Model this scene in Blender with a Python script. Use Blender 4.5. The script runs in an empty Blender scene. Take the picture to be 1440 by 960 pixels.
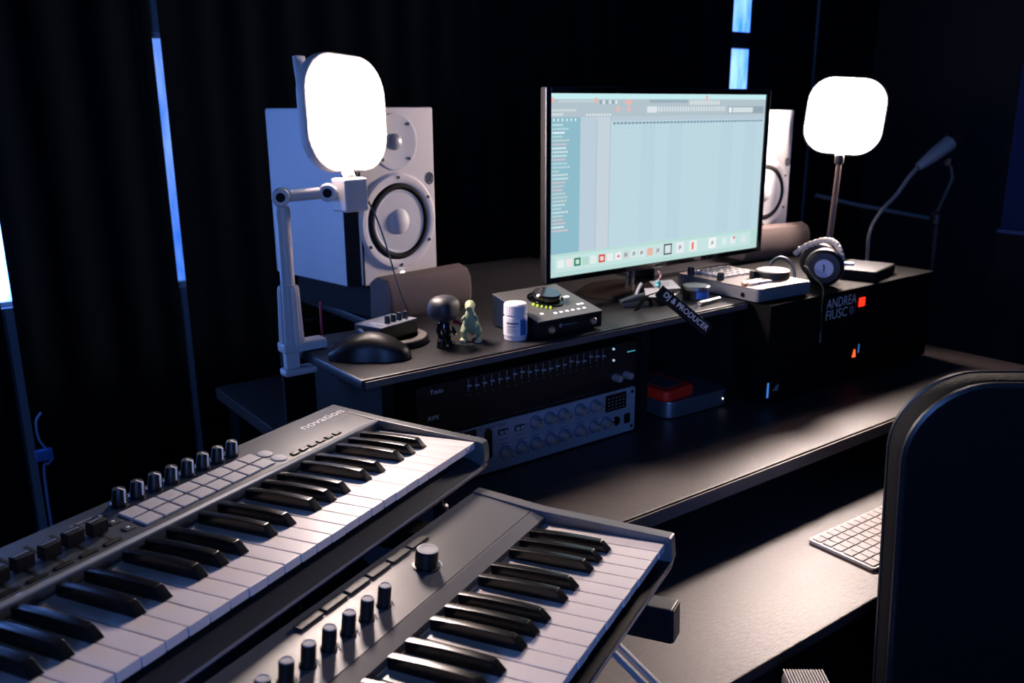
import bpy, bmesh, math, random
from mathutils import Matrix, Vector

scene = bpy.context.scene
C = scene.collection
random.seed(7)

# ---------------------------------------------------------------- camera
R_RIGHT = Vector((0.80205, -0.59722, -0.00685))
R_DOWN = Vector((-0.15893, -0.20236, -0.96633))
R_FWD = Vector((0.57572, 0.77613, -0.25722))
cam_d = bpy.data.cameras.new('camera')
cam_d.sensor_width = 36.0
cam_d.lens = 1220.13 / 1440.0 * 36.0
cam_d.clip_start = 0.02
cam = bpy.data.objects.new('camera', cam_d)
C.objects.link(cam)
m3 = Matrix((R_RIGHT, -R_DOWN, -R_FWD)).transposed()
cam.matrix_world = Matrix.Translation((0, 0, 1.36)) @ m3.to_4x4()
scene.camera = cam
cam_d.dof.use_dof = True
cam_d.dof.focus_distance = 1.12
cam_d.dof.aperture_fstop = 7.0

# ---------------------------------------------------------------- world, exposure
w = bpy.data.worlds.new('world')
scene.world = w
w.use_nodes = True
bg = w.node_tree.nodes['Background']
bg.inputs[0].default_value = (0.05, 0.19, 0.55, 1)
bg.inputs[1].default_value = 0.12
vs = scene.view_settings
vs.view_transform = 'Standard'
vs.look = 'None'
vs.gamma = 1.0
vs.use_curve_mapping = False
vs.exposure = 0.0

PANEL_L = 170.0      # emission of the left key light
PANEL_R = 270.0      # emission of the right key light
PANEL_COL = (1.0, 0.80, 0.72)
WINDOW_OPEN = 15.0   # uncurtained window at the far left of the back wall
WINDOW_BACK = 1.25  # curtained panes seen through the slits
WINDOW_SIDE = 15.0   # window in the left wall, behind the camera


# ---------------------------------------------------------------- helpers
def lin(c):
    if isinstance(c, str):
        c = [int(c[i:i + 2], 16) / 255 for i in (0, 2, 4)]
    return tuple(x / 12.92 if x <= 0.04045 else ((x + 0.055) / 1.055) ** 2.4 for x in c)


MATS = {}


def mat(name, col, rough=0.5, metal=0.0, spec=0.5, bump=0.0, scale=200.0, vary=0.0, emit=None, strength=1.0, coat=0.0, stretch=(1, 1, 1)):
    if name in MATS:
        return MATS[name]
    m = bpy.data.materials.new(name)
    m.use_nodes = True
    nt = m.node_tree
    b = nt.nodes['Principled BSDF']
    c = lin(col)
    b.inputs['Base Color'].default_value = (*c, 1)
    b.inputs['Roughness'].default_value = rough
    b.inputs['Metallic'].default_value = metal
    b.inputs['Specular IOR Level'].default_value = spec
    b.inputs['Coat Weight'].default_value = coat
    if emit is not None:
        b.inputs['Emission Color'].default_value = (*emit, 1)
        b.inputs['Emission Strength'].default_value = strength
    if bump or vary:
        tc = nt.nodes.new('ShaderNodeTexCoord')
        mp = nt.nodes.new('ShaderNodeMapping')
        mp.inputs['Scale'].default_value = stretch
        nt.links.new(tc.outputs['Object'], mp.inputs[0])
        n = nt.nodes.new('ShaderNodeTexNoise')
        n.inputs['Scale'].default_value = scale
        n.inputs['Detail'].default_value = 4
        nt.links.new(mp.outputs[0], n.inputs['Vector'])
        if bump:
            bp = nt.nodes.new('ShaderNodeBump')
            bp.inputs['Strength'].default_value = bump
            bp.inputs['Distance'].default_value = 0.002
            nt.links.new(n.outputs[0], bp.inputs['Height'])
            nt.links.new(bp.outputs[0], b.inputs['Normal'])
        if vary:
            cr = nt.nodes.new('ShaderNodeValToRGB')
            cr.color_ramp.elements[0].position = 0.35
            cr.color_ramp.elements[1].position = 0.68
            cr.color_ramp.elements[0].color = (*[x * (1 - vary) for x in c], 1)
            cr.color_ramp.elements[1].color = (*[min(1, x * (1 + vary)) for x in c], 1)
            nt.links.new(n.outputs[0], cr.inputs[0])
            nt.links.new(cr.outputs[0], b.inputs['Base Color'])
    MATS[name] = m
    return m


def emis(name, col, strength):
    if name in MATS:
        return MATS[name]
    m = bpy.data.materials.new(name)
    m.use_nodes = True
    nt = m.node_tree
    nt.nodes.clear()
    e = nt.nodes.new('ShaderNodeEmission')
    o = nt.nodes.new('ShaderNodeOutputMaterial')
    e.inputs[0].default_value = (*col, 1)
    e.inputs[1].default_value = strength
    nt.links.new(e.outputs[0], o.inputs[0])
    MATS[name] = m
    return m


T = Matrix.Translation


def RX(d): return Matrix.Rotation(math.radians(d), 4, 'X')
def RY(d): return Matrix.Rotation(math.radians(d), 4, 'Y')
def RZ(d): return Matrix.Rotation(math.radians(d), 4, 'Z')


def frame(o, u, v, n):
    u, v, n = Vector(u), Vector(v), Vector(n)
    return T(o) @ Matrix((u, v, n)).transposed().to_4x4()


def merge(bm, t, M=None):
    if M is not None:
        t.transform(M)
    me = bpy.data.meshes.new('tmp')
    t.to_mesh(me)
    t.free()
    bm.from_mesh(me)
    bpy.data.meshes.remove(me)


def box(bm, x0, x1, y0, y1, z0, z1, bev=0.0, seg=2, M=None):
    t = bmesh.new()
    bmesh.ops.create_cube(t, size=1.0)
    t.transform(T(((x0 + x1) / 2, (y0 + y1) / 2, (z0 + z1) / 2)) @ Matrix.Diagonal((abs(x1 - x0), abs(y1 - y0), abs(z1 - z0), 1)))
    if bev > 0:
        bmesh.ops.bevel(t, geom=t.edges[:], offset=bev, segments=seg, profile=0.5, affect='EDGES')
    merge(bm, t, M)
    return bm


def lathe(bm, prof, n=24, M=None):
    """closed surface of revolution about z; prof is (r, z) from bottom to top"""
    t = bmesh.new()
    rings = []
    for r, z in prof:
        if r < 1e-6:
            rings.append([t.verts.new((0, 0, z))])
        else:
            rings.append([t.verts.new((r * math.cos(2 * math.pi * i / n), r * math.sin(2 * math.pi * i / n), z)) for i in range(n)])
    for a, b in zip(rings, rings[1:]):
        for i in range(n):
            j = (i + 1) % n
            if len(a) == 1 and len(b) == 1:
                continue
            if len(a) == 1:
                t.faces.new((a[0], b[j], b[i]))
            elif len(b) == 1:
                t.faces.new((a[i], a[j], b[0]))
            else:
                t.faces.new((a[i], a[j], b[j], b[i]))
    if len(rings[0]) > 1:
        t.faces.new(list(reversed(rings[0])))
    if len(rings[-1]) > 1:
        t.faces.new(rings[-1])
    bmesh.ops.recalc_face_normals(t, faces=t.faces[:])
    merge(bm, t, M)
    return bm


def cyl(bm, r, z0, z1, n=24, M=None, bev=0.0):
    if bev:
        return lathe(bm, [(r - bev, z0), (r, z0 + bev), (r, z1 - bev), (r - bev, z1)], n, M)
    return lathe(bm, [(r, z0), (r, z1)], n, M)


def tube(bm, pts, r, n=8, M=None, smooth_n=0, flat=1.0):
    pts = [Vector(p) for p in pts]
    if smooth_n:
        pts = catmull(pts, smooth_n)
    rr = r if isinstance(r, (list, tuple)) else [r] * len(pts)
    if len(rr) != len(pts):
        rr = [rr[0] + (rr[-1] - rr[0]) * i / (len(pts) - 1) for i in range(len(pts))]
    t = bmesh.new()
    rings = []
    up = None
    for i, p in enumerate(pts):
        d = (pts[min(i + 1, len(pts) - 1)] - pts[max(i - 1, 0)]).normalized()
        if up is None:
            up = Vector((0, 0, 1)) if abs(d.z) < 0.9 else Vector((1, 0, 0))
        s = d.cross(up).normalized()
        up = s.cross(d).normalized()
        rings.append([t.verts.new(p + (s * math.cos(2 * math.pi * k / n) + up * math.sin(2 * math.pi * k / n) * flat) * rr[i]) for k in range(n)])
    for a, b in zip(rings, rings[1:]):
        for k in range(n):
            t.faces.new((a[k], a[(k + 1) % n], b[(k + 1) % n], b[k]))
    t.faces.new(list(reversed(rings[0])))
    t.faces.new(rings[-1])
    bmesh.ops.recalc_face_normals(t, faces=t.faces[:])
    merge(bm, t, M)
    return bm


def catmull(p, k):
    out = []
    q = [p[0] * 2 - p[1]] + p + [p[-1] * 2 - p[-2]]
    for i in range(1, len(q) - 2):
        for j in range(k):
            t = j / k
            a, b, c, d = q[i - 1], q[i], q[i + 1], q[i + 2]
            out.append(0.5 * ((2 * b) + (c - a) * t + (2 * a - 5 * b + 4 * c - d) * t * t + (3 * b - a - 3 * c + d) * t ** 3))
    out.append(p[-1])
    return out


def prism(bm, outline, z0, z1, M=None, bev=0.0, seg=2):
    t = bmesh.new()
    vs_ = [t.verts.new((x, y, z0)) for x, y in outline]
    f = t.faces.new(vs_)
    r = bmesh.ops.extrude_face_region(t, geom=[f])
    for v in r['geom']:
        if isinstance(v, bmesh.types.BMVert):
            v.co.z = z1
    bmesh.ops.recalc_face_normals(t, faces=t.faces[:])
    if bev:
        ed = [e for e in t.edges if abs(e.verts[0].co.z - e.verts[1].co.z) < 1e-7]
        bmesh.ops.bevel(t, geom=ed, offset=bev, segments=seg, profile=0.5, affect='EDGES')
    merge(bm, t, M)
    return bm


def rrect(w, h, r, n=6, cx=0, cy=0):
    pts = []
    for (sx, sy, a0) in ((1, 1, 0), (-1, 1, 90), (-1, -1, 180), (1, -1, 270)):
        for i in range(n + 1):
            a = math.radians(a0 + 90 * i / n)
            pts.append((cx + sx * (w / 2 - r) + r * math.cos(a), cy + sy * (h / 2 - r) + r * math.sin(a)))
    return pts


def B():
    return bmesh.new()


def obj(name, bm, m, parent=None, M=None, smooth=True, angle=35):
    me = bpy.data.meshes.new(name)
    bm.to_mesh(me)
    bm.free()
    return obj_me(name, me, m, parent, M, smooth, angle)


def obj_me(name, me, m=None, parent=None, M=None, smooth=True, angle=35, weighted=False):
    if m is not None and not me.materials:
        for x in (m if isinstance(m, list) else [m]):
            me.materials.append(x)
    if smooth:
        me.polygons.foreach_set('use_smooth', [True] * len(me.polygons))
        me.set_sharp_from_angle(angle=math.radians(angle))
    o = bpy.data.objects.new(name, me)
    C.objects.link(o)
    if smooth or weighted:
        wn = o.modifiers.new('weighted_normals', 'WEIGHTED_NORMAL')
        wn.keep_sharp = True
    if parent is not None:
        o.parent = parent
    if M is not None:
        o.matrix_local = M
    return o


def inst(o, parent, M):
    c = o.copy()
    C.objects.link(c)
    c.parent = parent
    c.matrix_local = M
    return c


def tag(o, label, cat, group=None):
    o['label'] = label
    o['category'] = cat
    if group:
        o['group'] = group
    return o


def thing(name, label, cat, M=None, group=None):
    o = bpy.data.objects.new(name, None)
    o.empty_display_size = 0.05
    C.objects.link(o)
    if M is not None:
        o.matrix_world = M
    return tag(o, label, cat, group)


def struct(o):
    o['kind'] = 'structure'
    return o


def text(name, s, m, parent, M, width=None, height=None, extrude=0.0003, shear=0.0, align='LEFT'):
    """flat raised lettering in the local xy plane, its lower left corner at M's origin"""
    cu = bpy.data.curves.new('lettering', 'FONT')
    cu.body = s
    cu.size = 1.0
    cu.extrude = 0.0
    cu.shear = shear
    cu.resolution_u = 3
    cu.space_line = 0.8
    o = bpy.data.objects.new('lettering_tmp', cu)
    C.objects.link(o)
    dg = bpy.context.evaluated_depsgraph_get()
    me = bpy.data.meshes.new_from_object(o.evaluated_get(dg))
    bpy.data.objects.remove(o)
    bpy.data.curves.remove(cu)
    xs = [v.co.x for v in me.vertices]
    ys = [v.co.y for v in me.vertices]
    w_, h_ = max(xs) - min(xs), max(ys) - min(ys)
    sx = width / w_ if width else height / h_
    sy = height / h_ if height else sx
    for v in me.vertices:
        v.co.x = (v.co.x - min(xs)) * sx
        v.co.y = (v.co.y - min(ys)) * sy
        v.co.z = extrude
    return obj_me(name, me, m, parent, M, smooth=False)


# ---------------------------------------------------------------- materials
M_WALL = mat('wall_paint', '14171b', 0.85, bump=0.1, scale=80)
M_WALL_PALE = mat('pale_wall_paint', '9aa2ac', 0.8, bump=0.1, scale=80)
M_FLOOR = mat('dark_floor', '14161a', 0.6, vary=0.3, scale=30)
M_CURTAIN = mat('blackout_cloth', '131b23', 0.95, spec=0.1, bump=0.3, scale=600)
M_WOOD = mat('dark_wood_laminate', '352c2a', 0.46, spec=0.8, bump=0.3, scale=140, vary=0.3, stretch=(0.6, 2.5, 2.5))
M_SHELF = mat('shelf_laminate', '2b2a2c', 0.4, bump=0.3, scale=60, vary=0.25, stretch=(0.35, 6, 6))
M_EDGE = mat('desk_edge_band', '5d5451', 0.4)  # edge band lightened: light caught along the shelf front put into colour
M_BLACK = mat('black_plastic', '0d0e10', 0.4, bump=0.08, scale=900)
M_BLACK_GLOSS = mat('gloss_black_plastic', '08090b', 0.12, coat=0.3)
M_BLACK_MATT = mat('matt_black', '0b0c0e', 0.75, spec=0.3)
M_RUBBER = mat('black_rubber', '0c0c0e', 0.8, spec=0.2)
M_CHROME = mat('chrome', 'd8d8da', 0.15, metal=1.0)
M_STEEL = mat('brushed_steel', '9a9ca2', 0.35, metal=1.0)
M_WHITE = mat('white_plastic', 'dcd6d4', 0.4)
M_WHITE_MATT = mat('white_painted_cabinet', 'd2ccca', 0.5, bump=0.05, scale=700)
M_KEY_W = mat('white_key_plastic', 'dad2d0', 0.35)
M_KEY_B = mat('black_key_plastic', '0a0b0d', 0.22)
M_SLATE = mat('slate_grey_plastic', '474d52', 0.34, bump=0.1, scale=1500)
M_SLATE_D = mat('dark_slate_plastic', '2c3034', 0.4)
M_CHARCOAL = mat('charcoal_painted_metal', '5c5d60', 0.36, bump=0.06, scale=1500)
M_PAD = mat('grey_rubber_pad', 'a9a9ae', 0.6)
M_PRINT = mat('white_print', 'e8e8ea', 0.6)
M_PRINT_DIM = mat('grey_print', '8c9096', 0.6)
M_FOAM = mat('grey_foam', '6f625f', 0.95, spec=0.1, bump=0.5, scale=500)
M_CONE = mat('speaker_cone', 'c9c8ca', 0.55)
M_SILVER = mat('silver_panel', 'aeb2bd', 0.38, metal=0.35, vary=0.06, scale=400)
M_KNOB_S = mat('beige_metal_knob', 'b5a9a2', 0.35, metal=0.4)
M_RED = mat('red_rubber', 'f02a14', 0.5)
M_COPPER = mat('rose_metal', 'd9a98c', 0.3, metal=0.6)
M_FABRIC = mat('black_upholstery', '060708', 0.8, spec=0.15, bump=0.5, scale=300)


# ---------------------------------------------------------------- room
def plain(name, m, *b):
    bm = B()
    box(bm, *b)
    return struct(obj(name, bm, m, smooth=False))


YW = 2.25
plain('floor', M_FLOOR, -0.75, 3.7, -1.6, 2.4, -0.05, 0.0)
# back wall with three window openings: built from blocks around the openings
wb = B()
zs0, zs1 = 0.93, 1.545
for x0, x1, z0, z1 in ((-0.50, 0.30, zs0, zs1), (0.40, 0.95, zs0, zs1), (2.45, 2.95, 1.18, 1.95)):
    box(wb, x0, x1, YW, YW + 0.12, 0, z0)
    box(wb, x0, x1, YW, YW + 0.12, z1, 2.6)
for x0, x1 in ((-0.75, -0.50), (0.30, 0.40), (0.95, 2.45), (2.95, 3.7)):
    box(wb, x0, x1, YW, YW + 0.12, 0, 2.6)
struct(obj('wall_back', wb, M_WALL_PALE, smooth=False))
XL = -0.62
wl = B()
box(wl, XL - 0.12, XL, -1.6, -1.4, 0, 2.6)
box(wl, XL - 0.12, XL, -1.4, -0.4, 0, 0.95)
box(wl, XL - 0.12, XL, -1.4, -0.4, 1.8, 2.6)
box(wl, XL - 0.12, XL, -0.4, YW, 0, 2.6)
struct(obj('wall_left', wl, M_WALL, smooth=False))
plain('wall_right', M_WALL, 3.6, 3.7, -1.6, YW, 0, 2.6)


def sky_pane(name, strength):
    """dusk sky behind frosted film: soft blue, slightly uneven"""
    m = bpy.data.materials.new(name)
    m.use_nodes = True
    nt = m.node_tree
    nt.nodes.clear()
    tc = nt.nodes.new('ShaderNodeTexCoord')
    mp = nt.nodes.new('ShaderNodeMapping')
    mp.inputs['Scale'].default_value = (6, 6, 1.2)
    n = nt.nodes.new('ShaderNodeTexNoise')
    n.inputs['Scale'].default_value = 5.0
    n.inputs['Detail'].default_value = 5
    cr = nt.nodes.new('ShaderNodeValToRGB')
    cr.color_ramp.elements[0].position = 0.3
    cr.color_ramp.elements[0].color = (*lin('2a6be0'), 1)
    cr.color_ramp.elements[1].position = 0.75
    cr.color_ramp.elements[1].color = (*lin('86aefc'), 1)
    e = nt.nodes.new('ShaderNodeEmission')
    e.inputs[1].default_value = strength
    o = nt.nodes.new('ShaderNodeOutputMaterial')
    nt.links.new(tc.outputs['Object'], mp.inputs[0])
    nt.links.new(mp.outputs[0], n.inputs['Vector'])
    nt.links.new(n.outputs[0], cr.inputs[0])
    nt.links.new(cr.outputs[0], e.inputs[0])
    nt.links.new(e.outputs[0], o.inputs[0])
    return m


def window(name, x0, x1, z0, z1, strength, bars):
    f = B()
    y0, y1 = YW + 0.015, YW + 0.06
    t = 0.012
    for a in ((x0, x0 + t, z0, z1), (x1 - t, x1, z0, z1), (x0, x1, z0, z0 + t), (x0, x1, z1 - t, z1)):
        box(f, a[0], a[1], y0, y1, a[2], a[3])
    fr = struct(obj(name, f, M_WHITE, smooth=False))
    p = B()
    box(p, x0 + t, x1 - t, YW + 0.035, YW + 0.04, z0 + t, z1 - t)
    obj('pane', p, sky_pane('dusk_pane_' + name, strength), fr, smooth=False)
    for zb in bars:
        b = B()
        box(b, x0 + t, x1 - t, YW + 0.005, YW + 0.033, zb - 0.03, zb + 0.03, 0.003)
        obj('glazing_bar', b, M_SLATE_D, fr)
    return fr


window('window_1', -0.50, 0.30, zs0, zs1, WINDOW_OPEN, [])
window('window_2', 0.40, 0.95, zs0, zs1, WINDOW_BACK, [])
window('window_3', 2.45, 2.95, 1.18, 1.95, WINDOW_BACK * 2.2, [1.61])
# window in the left wall behind the camera: the cool light on the rack fronts comes through it
f = B()
for a in ((-1.4, -1.38, 0.95, 1.8), (-0.42, -0.4, 0.95, 1.8), (-1.4, -0.4, 0.95, 0.97), (-1.4, -0.4, 1.78, 1.8)):
    box(f, XL - 0.08, XL - 0.02, *a)
fr = struct(obj('window_4', f, M_WHITE, smooth=False))
p = B()
box(p, XL - 0.055, XL - 0.05, -1.38, -0.42, 0.97, 1.78)
obj('pane', p, sky_pane('dusk_pane_window_4', WINDOW_SIDE), fr, smooth=False)


def curtain(x0, x1, label):
    nx = max(8, int((x1 - x0) / 0.012))
    bm = B()
    rows = [0.03, 0.7, 1.4, 2.1, 2.5]
    grid = []
    for z in rows:
        row = []
        for i in range(nx + 1):
            t = i / nx
            x = x0 + (x1 - x0) * t
            env = min(1, 12 * t, 12 * (1 - t))
            y = YW - 0.035 - 0.014 * env * math.sin(x * 55 + 0.7 * math.sin(x * 9)) * (0.7 + 0.3 * z / 2.5)
            row.append(bm.verts.new((x, y, z)))
        grid.append(row)
    for a, b in zip(grid, grid[1:]):
        for i in range(nx):
            bm.faces.new((a[i], a[i + 1], b[i + 1], b[i]))
    bmesh.ops.solidify(bm, geom=bm.faces[:], thickness=0.003)
    o = obj('blackout_curtain', bm, M_CURTAIN, angle=60)
    return tag(o, label, 'curtain', 'blackout curtains on the back wall')


curtain(0.08, 0.2135, 'gathered strip of black blackout curtain hanging at the open window beyond the keyboards')
curtain(0.237, 0.604, 'narrow black blackout curtain between two thin blue slits of window')
curtain(0.6225, 2.66, 'wide black blackout curtain behind the speakers and the monitor')
curtain(2.757, 3.163, 'black blackout curtain behind the microphone, beside the bright window slit')
curtain(3.185, 3.59, 'black blackout curtain in the corner beside the blue wall panel')
# curtain rail
bm = B()
tube(bm, [(-0.6, YW - 0.03, 2.53), (3.58, YW - 0.03, 2.53)], 0.012, 10)
tag(obj('curtain_rail', bm, M_BLACK), 'black curtain rail along the top of the back wall', 'curtain rail')
# dim blue acoustic panel on the right wall
pn = thing('acoustic_panel', 'dark blue fabric acoustic panel hung on the side wall', 'panel', T((3.6, 1.2, 1.2)))
bm = B()
box(bm, -0.05, -0.004, -0.4, 0.385, -0.30, 0.335, 0.008)
obj('fabric', bm, mat('blue_fabric', '122a5c', 0.9, bump=0.3, scale=500), pn)
bm = B()
box(bm, -0.056, -0.004, -0.4, 0.39, -0.315, -0.3, 0.002)
obj('bottom_batten', bm, mat('blue_batten', '4a6092', 0.5), pn)
# cable and plug against the lower wall, between the curtains
sk = thing('wall_cable', 'thin pale cable with a small plug hanging low on the back wall', 'cable', T((0.24, 2.15, 0.0)))
bm = B()
tube(bm, [(0.012, 0.0, 0.70), (0.0, 0.0, 0.68), (0.0, 0.0, 0.64), (0.012, 0, 0.61)], 0.003, 6, smooth_n=5)
tube(bm, [(0.022, 0, 0.585), (0.012, 0, 0.575), (0.0, 0.0, 0.55), (0.0, 0.0, 0.3), (0.02, 0, 0.012)], 0.003, 6, smooth_n=5)
obj('cord', bm, mat('pale_blue_cable', '9db8f0', 0.5), sk)
bm = B()
box(bm, -0.012, 0.024, -0.008, 0.008, 0.585, 0.612, 0.004)
obj('plug', bm, mat('blue_plug', '5b8ae8', 0.5), sk)

# ---------------------------------------------------------------- desk
ZD = 0.755      # desk top
ZS = 0.975      # monitor shelf top
ZT = 0.66       # keyboard tray
desk = thing('studio_desk', 'dark wood laminate studio desk with raised shelf and pulled out keyboard tray', 'desk', T((1.25, 1.3, 0)))
DM = T((-1.25, -1.3, 0))
bm = B(); box(bm, 0.58, 2.2, 0.868, 1.92, ZD - 0.028, ZD, 0.0025, M=DM)
obj('desk_top', bm, M_WOOD, desk)
bm = B(); box(bm, 0.58, 2.2, 0.8645, 0.8675, ZD - 0.026, ZD - 0.003, M=DM)
obj('edge_band', bm, M_EDGE, desk)
bm = B(); prism(bm, [(0.552, 1.12), (1.44, 1.12), (1.44, 1.86), (0.74, 1.86), (0.74, 1.41), (0.552, 1.41)], ZS - 0.018, ZS, DM, 0.0045)
sh = obj('shelf', bm, M_SHELF, desk)
bm = B(); box(bm, 0.557, 1.435, 1.1165, 1.1195, ZS - 0.0145, ZS - 0.0035, 0.001, M=DM)
obj('edge_band', bm, M_EDGE, desk)
bm = B(); box(bm, 1.47, 2.18, 1.45, 1.86, ZS - 0.018, ZS, 0.002, M=DM)
obj('shelf', bm, M_SHELF, desk)
for x, y1_ in ((0.60, 1.40), (1.165, 1.84), (1.415, 1.84)):
    bm = B(); box(bm, x, x + 0.02, 1.15, y1_, ZD, ZS - 0.018, M=DM)
    obj('shelf_support', bm, M_BLACK_MATT, desk, smooth=False)
for x in (1.48, 2.14):
    bm = B(); box(bm, x, x + 0.02, 1.47, 1.84, ZD, ZS - 0.018, M=DM)
    obj('shelf_support', bm, M_BLACK_MATT, desk, smooth=False)
bm = B(); box(bm, 0.62, 1.415, 1.60, 1.612, ZD, ZS - 0.018, M=DM)
obj('back_panel', bm, M_BLACK_MATT, desk, smooth=False)
bm = B(); box(bm, 0.55, 1.95, 0.598, 1.02, ZT - 0.018, ZT, 0.0025, M=DM)
obj('keyboard_tray', bm, M_WOOD, desk)
for x in (0.56, 1.925):
    bm = B(); box(bm, x, x + 0.014, 0.88, 1.4, ZT + 0.0, ZD - 0.028, M=DM)
    obj('tray_runner', bm, M_STEEL, desk, smooth=False)
for x, y in ((0.62, 0.95), (0.62, 1.84), (2.14, 0.95), (2.14, 1.84)):
    bm = B(); box(bm, x - 0.03, x + 0.03, y - 0.03, y + 0.03, 0, ZD - 0.028, 0.003, M=DM)
    obj('leg', bm, M_BLACK, desk)
bm = B(); box(bm, 0.65, 2.11, 1.80, 1.815, 0.25, ZD - 0.028, M=DM)
obj('modesty_panel', bm, M_BLACK_MATT, desk, smooth=False)


# ---------------------------------------------------------------- keyboards
KW = 0.0235
OCT_B = [1.88, 3.0, 4.12, 5.9, 7.1]     # black key centres from the treble end, in white-key widths


def key_meshes():
    bm = B()
    box(bm, -KW + 0.0006, -0.0006, 0, 0.150, -0.0095, 0, 0.0008, 2)
    w_ = bpy.data.meshes.new('white_key'); bm.to_mesh(w_); bm.free()
    # black key: tapered, arched top, sloped front
    t = bmesh.new()
    prof = [(0.0, 0.0, 0.0056), (0.0005, 0.002, 0.0055), (0.0085, 0.0105, 0.0046), (0.011, 0.0117, 0.0045), (0.03, 0.0124, 0.0045), (0.06, 0.0122, 0.0045), (0.096, 0.0105, 0.0045)]
    ra = []
    for (y, z, hw) in prof:
        ra.append([t.verts.new((-0.0057, y, -0.004)), t.verts.new((-hw - 0.0004, y, z - 0.0008 if z > 0.001 else z)), t.verts.new((-hw + 0.0006, y, z)),
                   t.verts.new((hw - 0.0006, y, z)), t.verts.new((hw + 0.0004, y, z - 0.0008 if z > 0.001 else z)), t.verts.new((0.0057, y, -0.004))])
    for a, b in zip(ra, ra[1:]):
        for i in range(5):
            t.faces.new((a[i], a[i + 1], b[i + 1], b[i]))
    t.faces.new(ra[0]); t.faces.new(list(reversed(ra[-1])))
    bmesh.ops.recalc_face_normals(t, faces=t.faces[:])
    b_ = bpy.data.meshes.new('black_key'); t.to_mesh(b_); t.free()
    for me, m in ((w_, M_KEY_W), (b_, M_KEY_B)):
        me.materials.append(m)
        me.polygons.foreach_set('use_smooth', [True] * len(me.polygons))
        me.set_sharp_from_angle(angle=math.radians(40))
    return w_, b_


WKEY, BKEY = key_meshes()


def keys(parent, n_white):
    for i in range(n_white):
        obj_me('white_key', WKEY, None, parent, T((-KW * i, random.uniform(-0.0004, 0.0004), random.uniform(-0.0003, 0))), smooth=False, weighted=True)
    k = 0
    while True:
        c = OCT_B[k % 5] + 7 * (k // 5)
        if c > n_white - 0.5:
            break
        obj_me('black_key', BKEY, None, parent, T((-KW * c, 0.050, 0.0)), smooth=False, weighted=True)
        k += 1


def yz_prism(bm, prof, x0, x1, bev=0.0):
    """profile in (y, z) extruded along x"""
    Mx = Matrix(((0, 0, 1, 0), (1, 0, 0, 0), (0, 1, 0, 0), (0, 0, 0, 1)))
    return prism(bm, prof, x0, x1, Mx, bev)


# --- upper keyboard with pads
KN = frame((0.59263, 0.88213, 0.94223), (0.88328, 0.46738, -0.03702), (-0.46861, 0.88256, -0.03863), (0.01462, 0.05147, 0.99857))
kb1 = thing('pad_keyboard', 'slate grey midi keyboard with knobs and pale square pads on upper tier', 'keyboard', KN)
L1 = -0.765


def hp(v):      # height of the sloped panel
    return 0.012 + (v - 0.157) * 0.134


bm = B(); yz_prism(bm, [(-0.006, -0.042), (-0.0095, -0.036), (-0.008, -0.0325), (0.010, -0.0245), (0.15, -0.0235), (0.235, -0.03), (0.235, -0.058), (0.05, -0.058)], L1, 0.0165)
obj('chassis', bm, M_SLATE_D, kb1, smooth=False)
bm = B(); box(bm, L1, 0.0, -0.0108, -0.0084, -0.0365, -0.0335, 0.0008)
obj('front_rail', bm, mat('rail_plastic', '8d8b8f', 0.35), kb1)
bm = B(); yz_prism(bm, [(0.1505, -0.024), (0.1505, 0.010), (0.1525, 0.0125), (0.157, 0.0125), (0.236, hp(0.236)), (0.239, hp(0.239) - 0.003), (0.239, -0.024)], L1, 0.0)
obj('top_panel', bm, M_SLATE, kb1, smooth=False)
bm = B(); yz_prism(bm, [(0.1495, 0.0105), (0.1495, 0.0125), (0.1525, 0.0142), (0.1555, 0.0138), (0.1565, 0.0125), (0.153, 0.0105)], L1, 0.0)
obj('trim_strip', bm, mat('pale_trim', '9ea3a8', 0.3, metal=0.3), kb1)
bm = B(); yz_prism(bm, [(-0.006, -0.036), (-0.0125, -0.026), (-0.0125, -0.010), (-0.010, -0.0015), (-0.005, 0.0008), (0.153, 0.0135), (0.236, hp(0.236)), (0.239, hp(0.239) - 0.003), (0.239, -0.056), (0.04, -0.056)], 0.0008, 0.0165, 0.0012)
obj('end_cheek', bm, M_SLATE, kb1)
keys(kb1, 29)


def panel_M(u, v, dz=0.0):
    return T((u, v, hp(v) + dz)) @ RX(math.degrees(math.atan(0.134)))


bm = B(); box(bm, -0.0109, 0.0109, -0.0093, 0.0093, 0, 0.0030, 0.0012)
pad0 = None
for r_, v in enumerate((0.1745, 0.1955)):
    for c_ in range(8):
        u = -0.3735 + c_ * 0.0243
        if pad0 is None:
            pad0 = obj('pad', bm, M_PAD, kb1, panel_M(u, v))
        else:
            inst(pad0, kb1, panel_M(u, v))


def knob_pair(name, r, h, m, mp):
    a = B(); lathe(a, [(r * 1.12, 0), (r * 1.12, h * 0.12), (r, h * 0.16), (r * 0.82, h * 0.93), (r * 0.74, h), (0, h)], 20)
    b = B(); box(b, -0.0009, 0.0009, -r * 1.02, -r * 0.84, h * 0.25, h * 1.0); box(b, -0.0009, 0.0009, -r * 0.85, r * 0.2, h * 0.97, h * 1.02)
    ma = bpy.data.meshes.new(name); a.to_mesh(ma); a.free()
    mb = bpy.data.meshes.new('pointer'); b.to_mesh(mb); b.free()
    ma.materials.append(m); mb.materials.append(mp)
    ma.polygons.foreach_set('use_smooth', [True] * len(ma.polygons)); ma.set_sharp_from_angle(angle=math.radians(35))
    return ma, mb


ka, kbm = knob_pair('knob', 0.0078, 0.019, M_BLACK, M_PRINT)
for i in range(8):
    k = obj_me('knob', ka, None, kb1, panel_M(-0.368 + i * 0.02325, 0.221), smooth=False)
    obj_me('pointer', kbm, None, k, RZ(random.uniform(-8, 8)), smooth=False)
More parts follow.
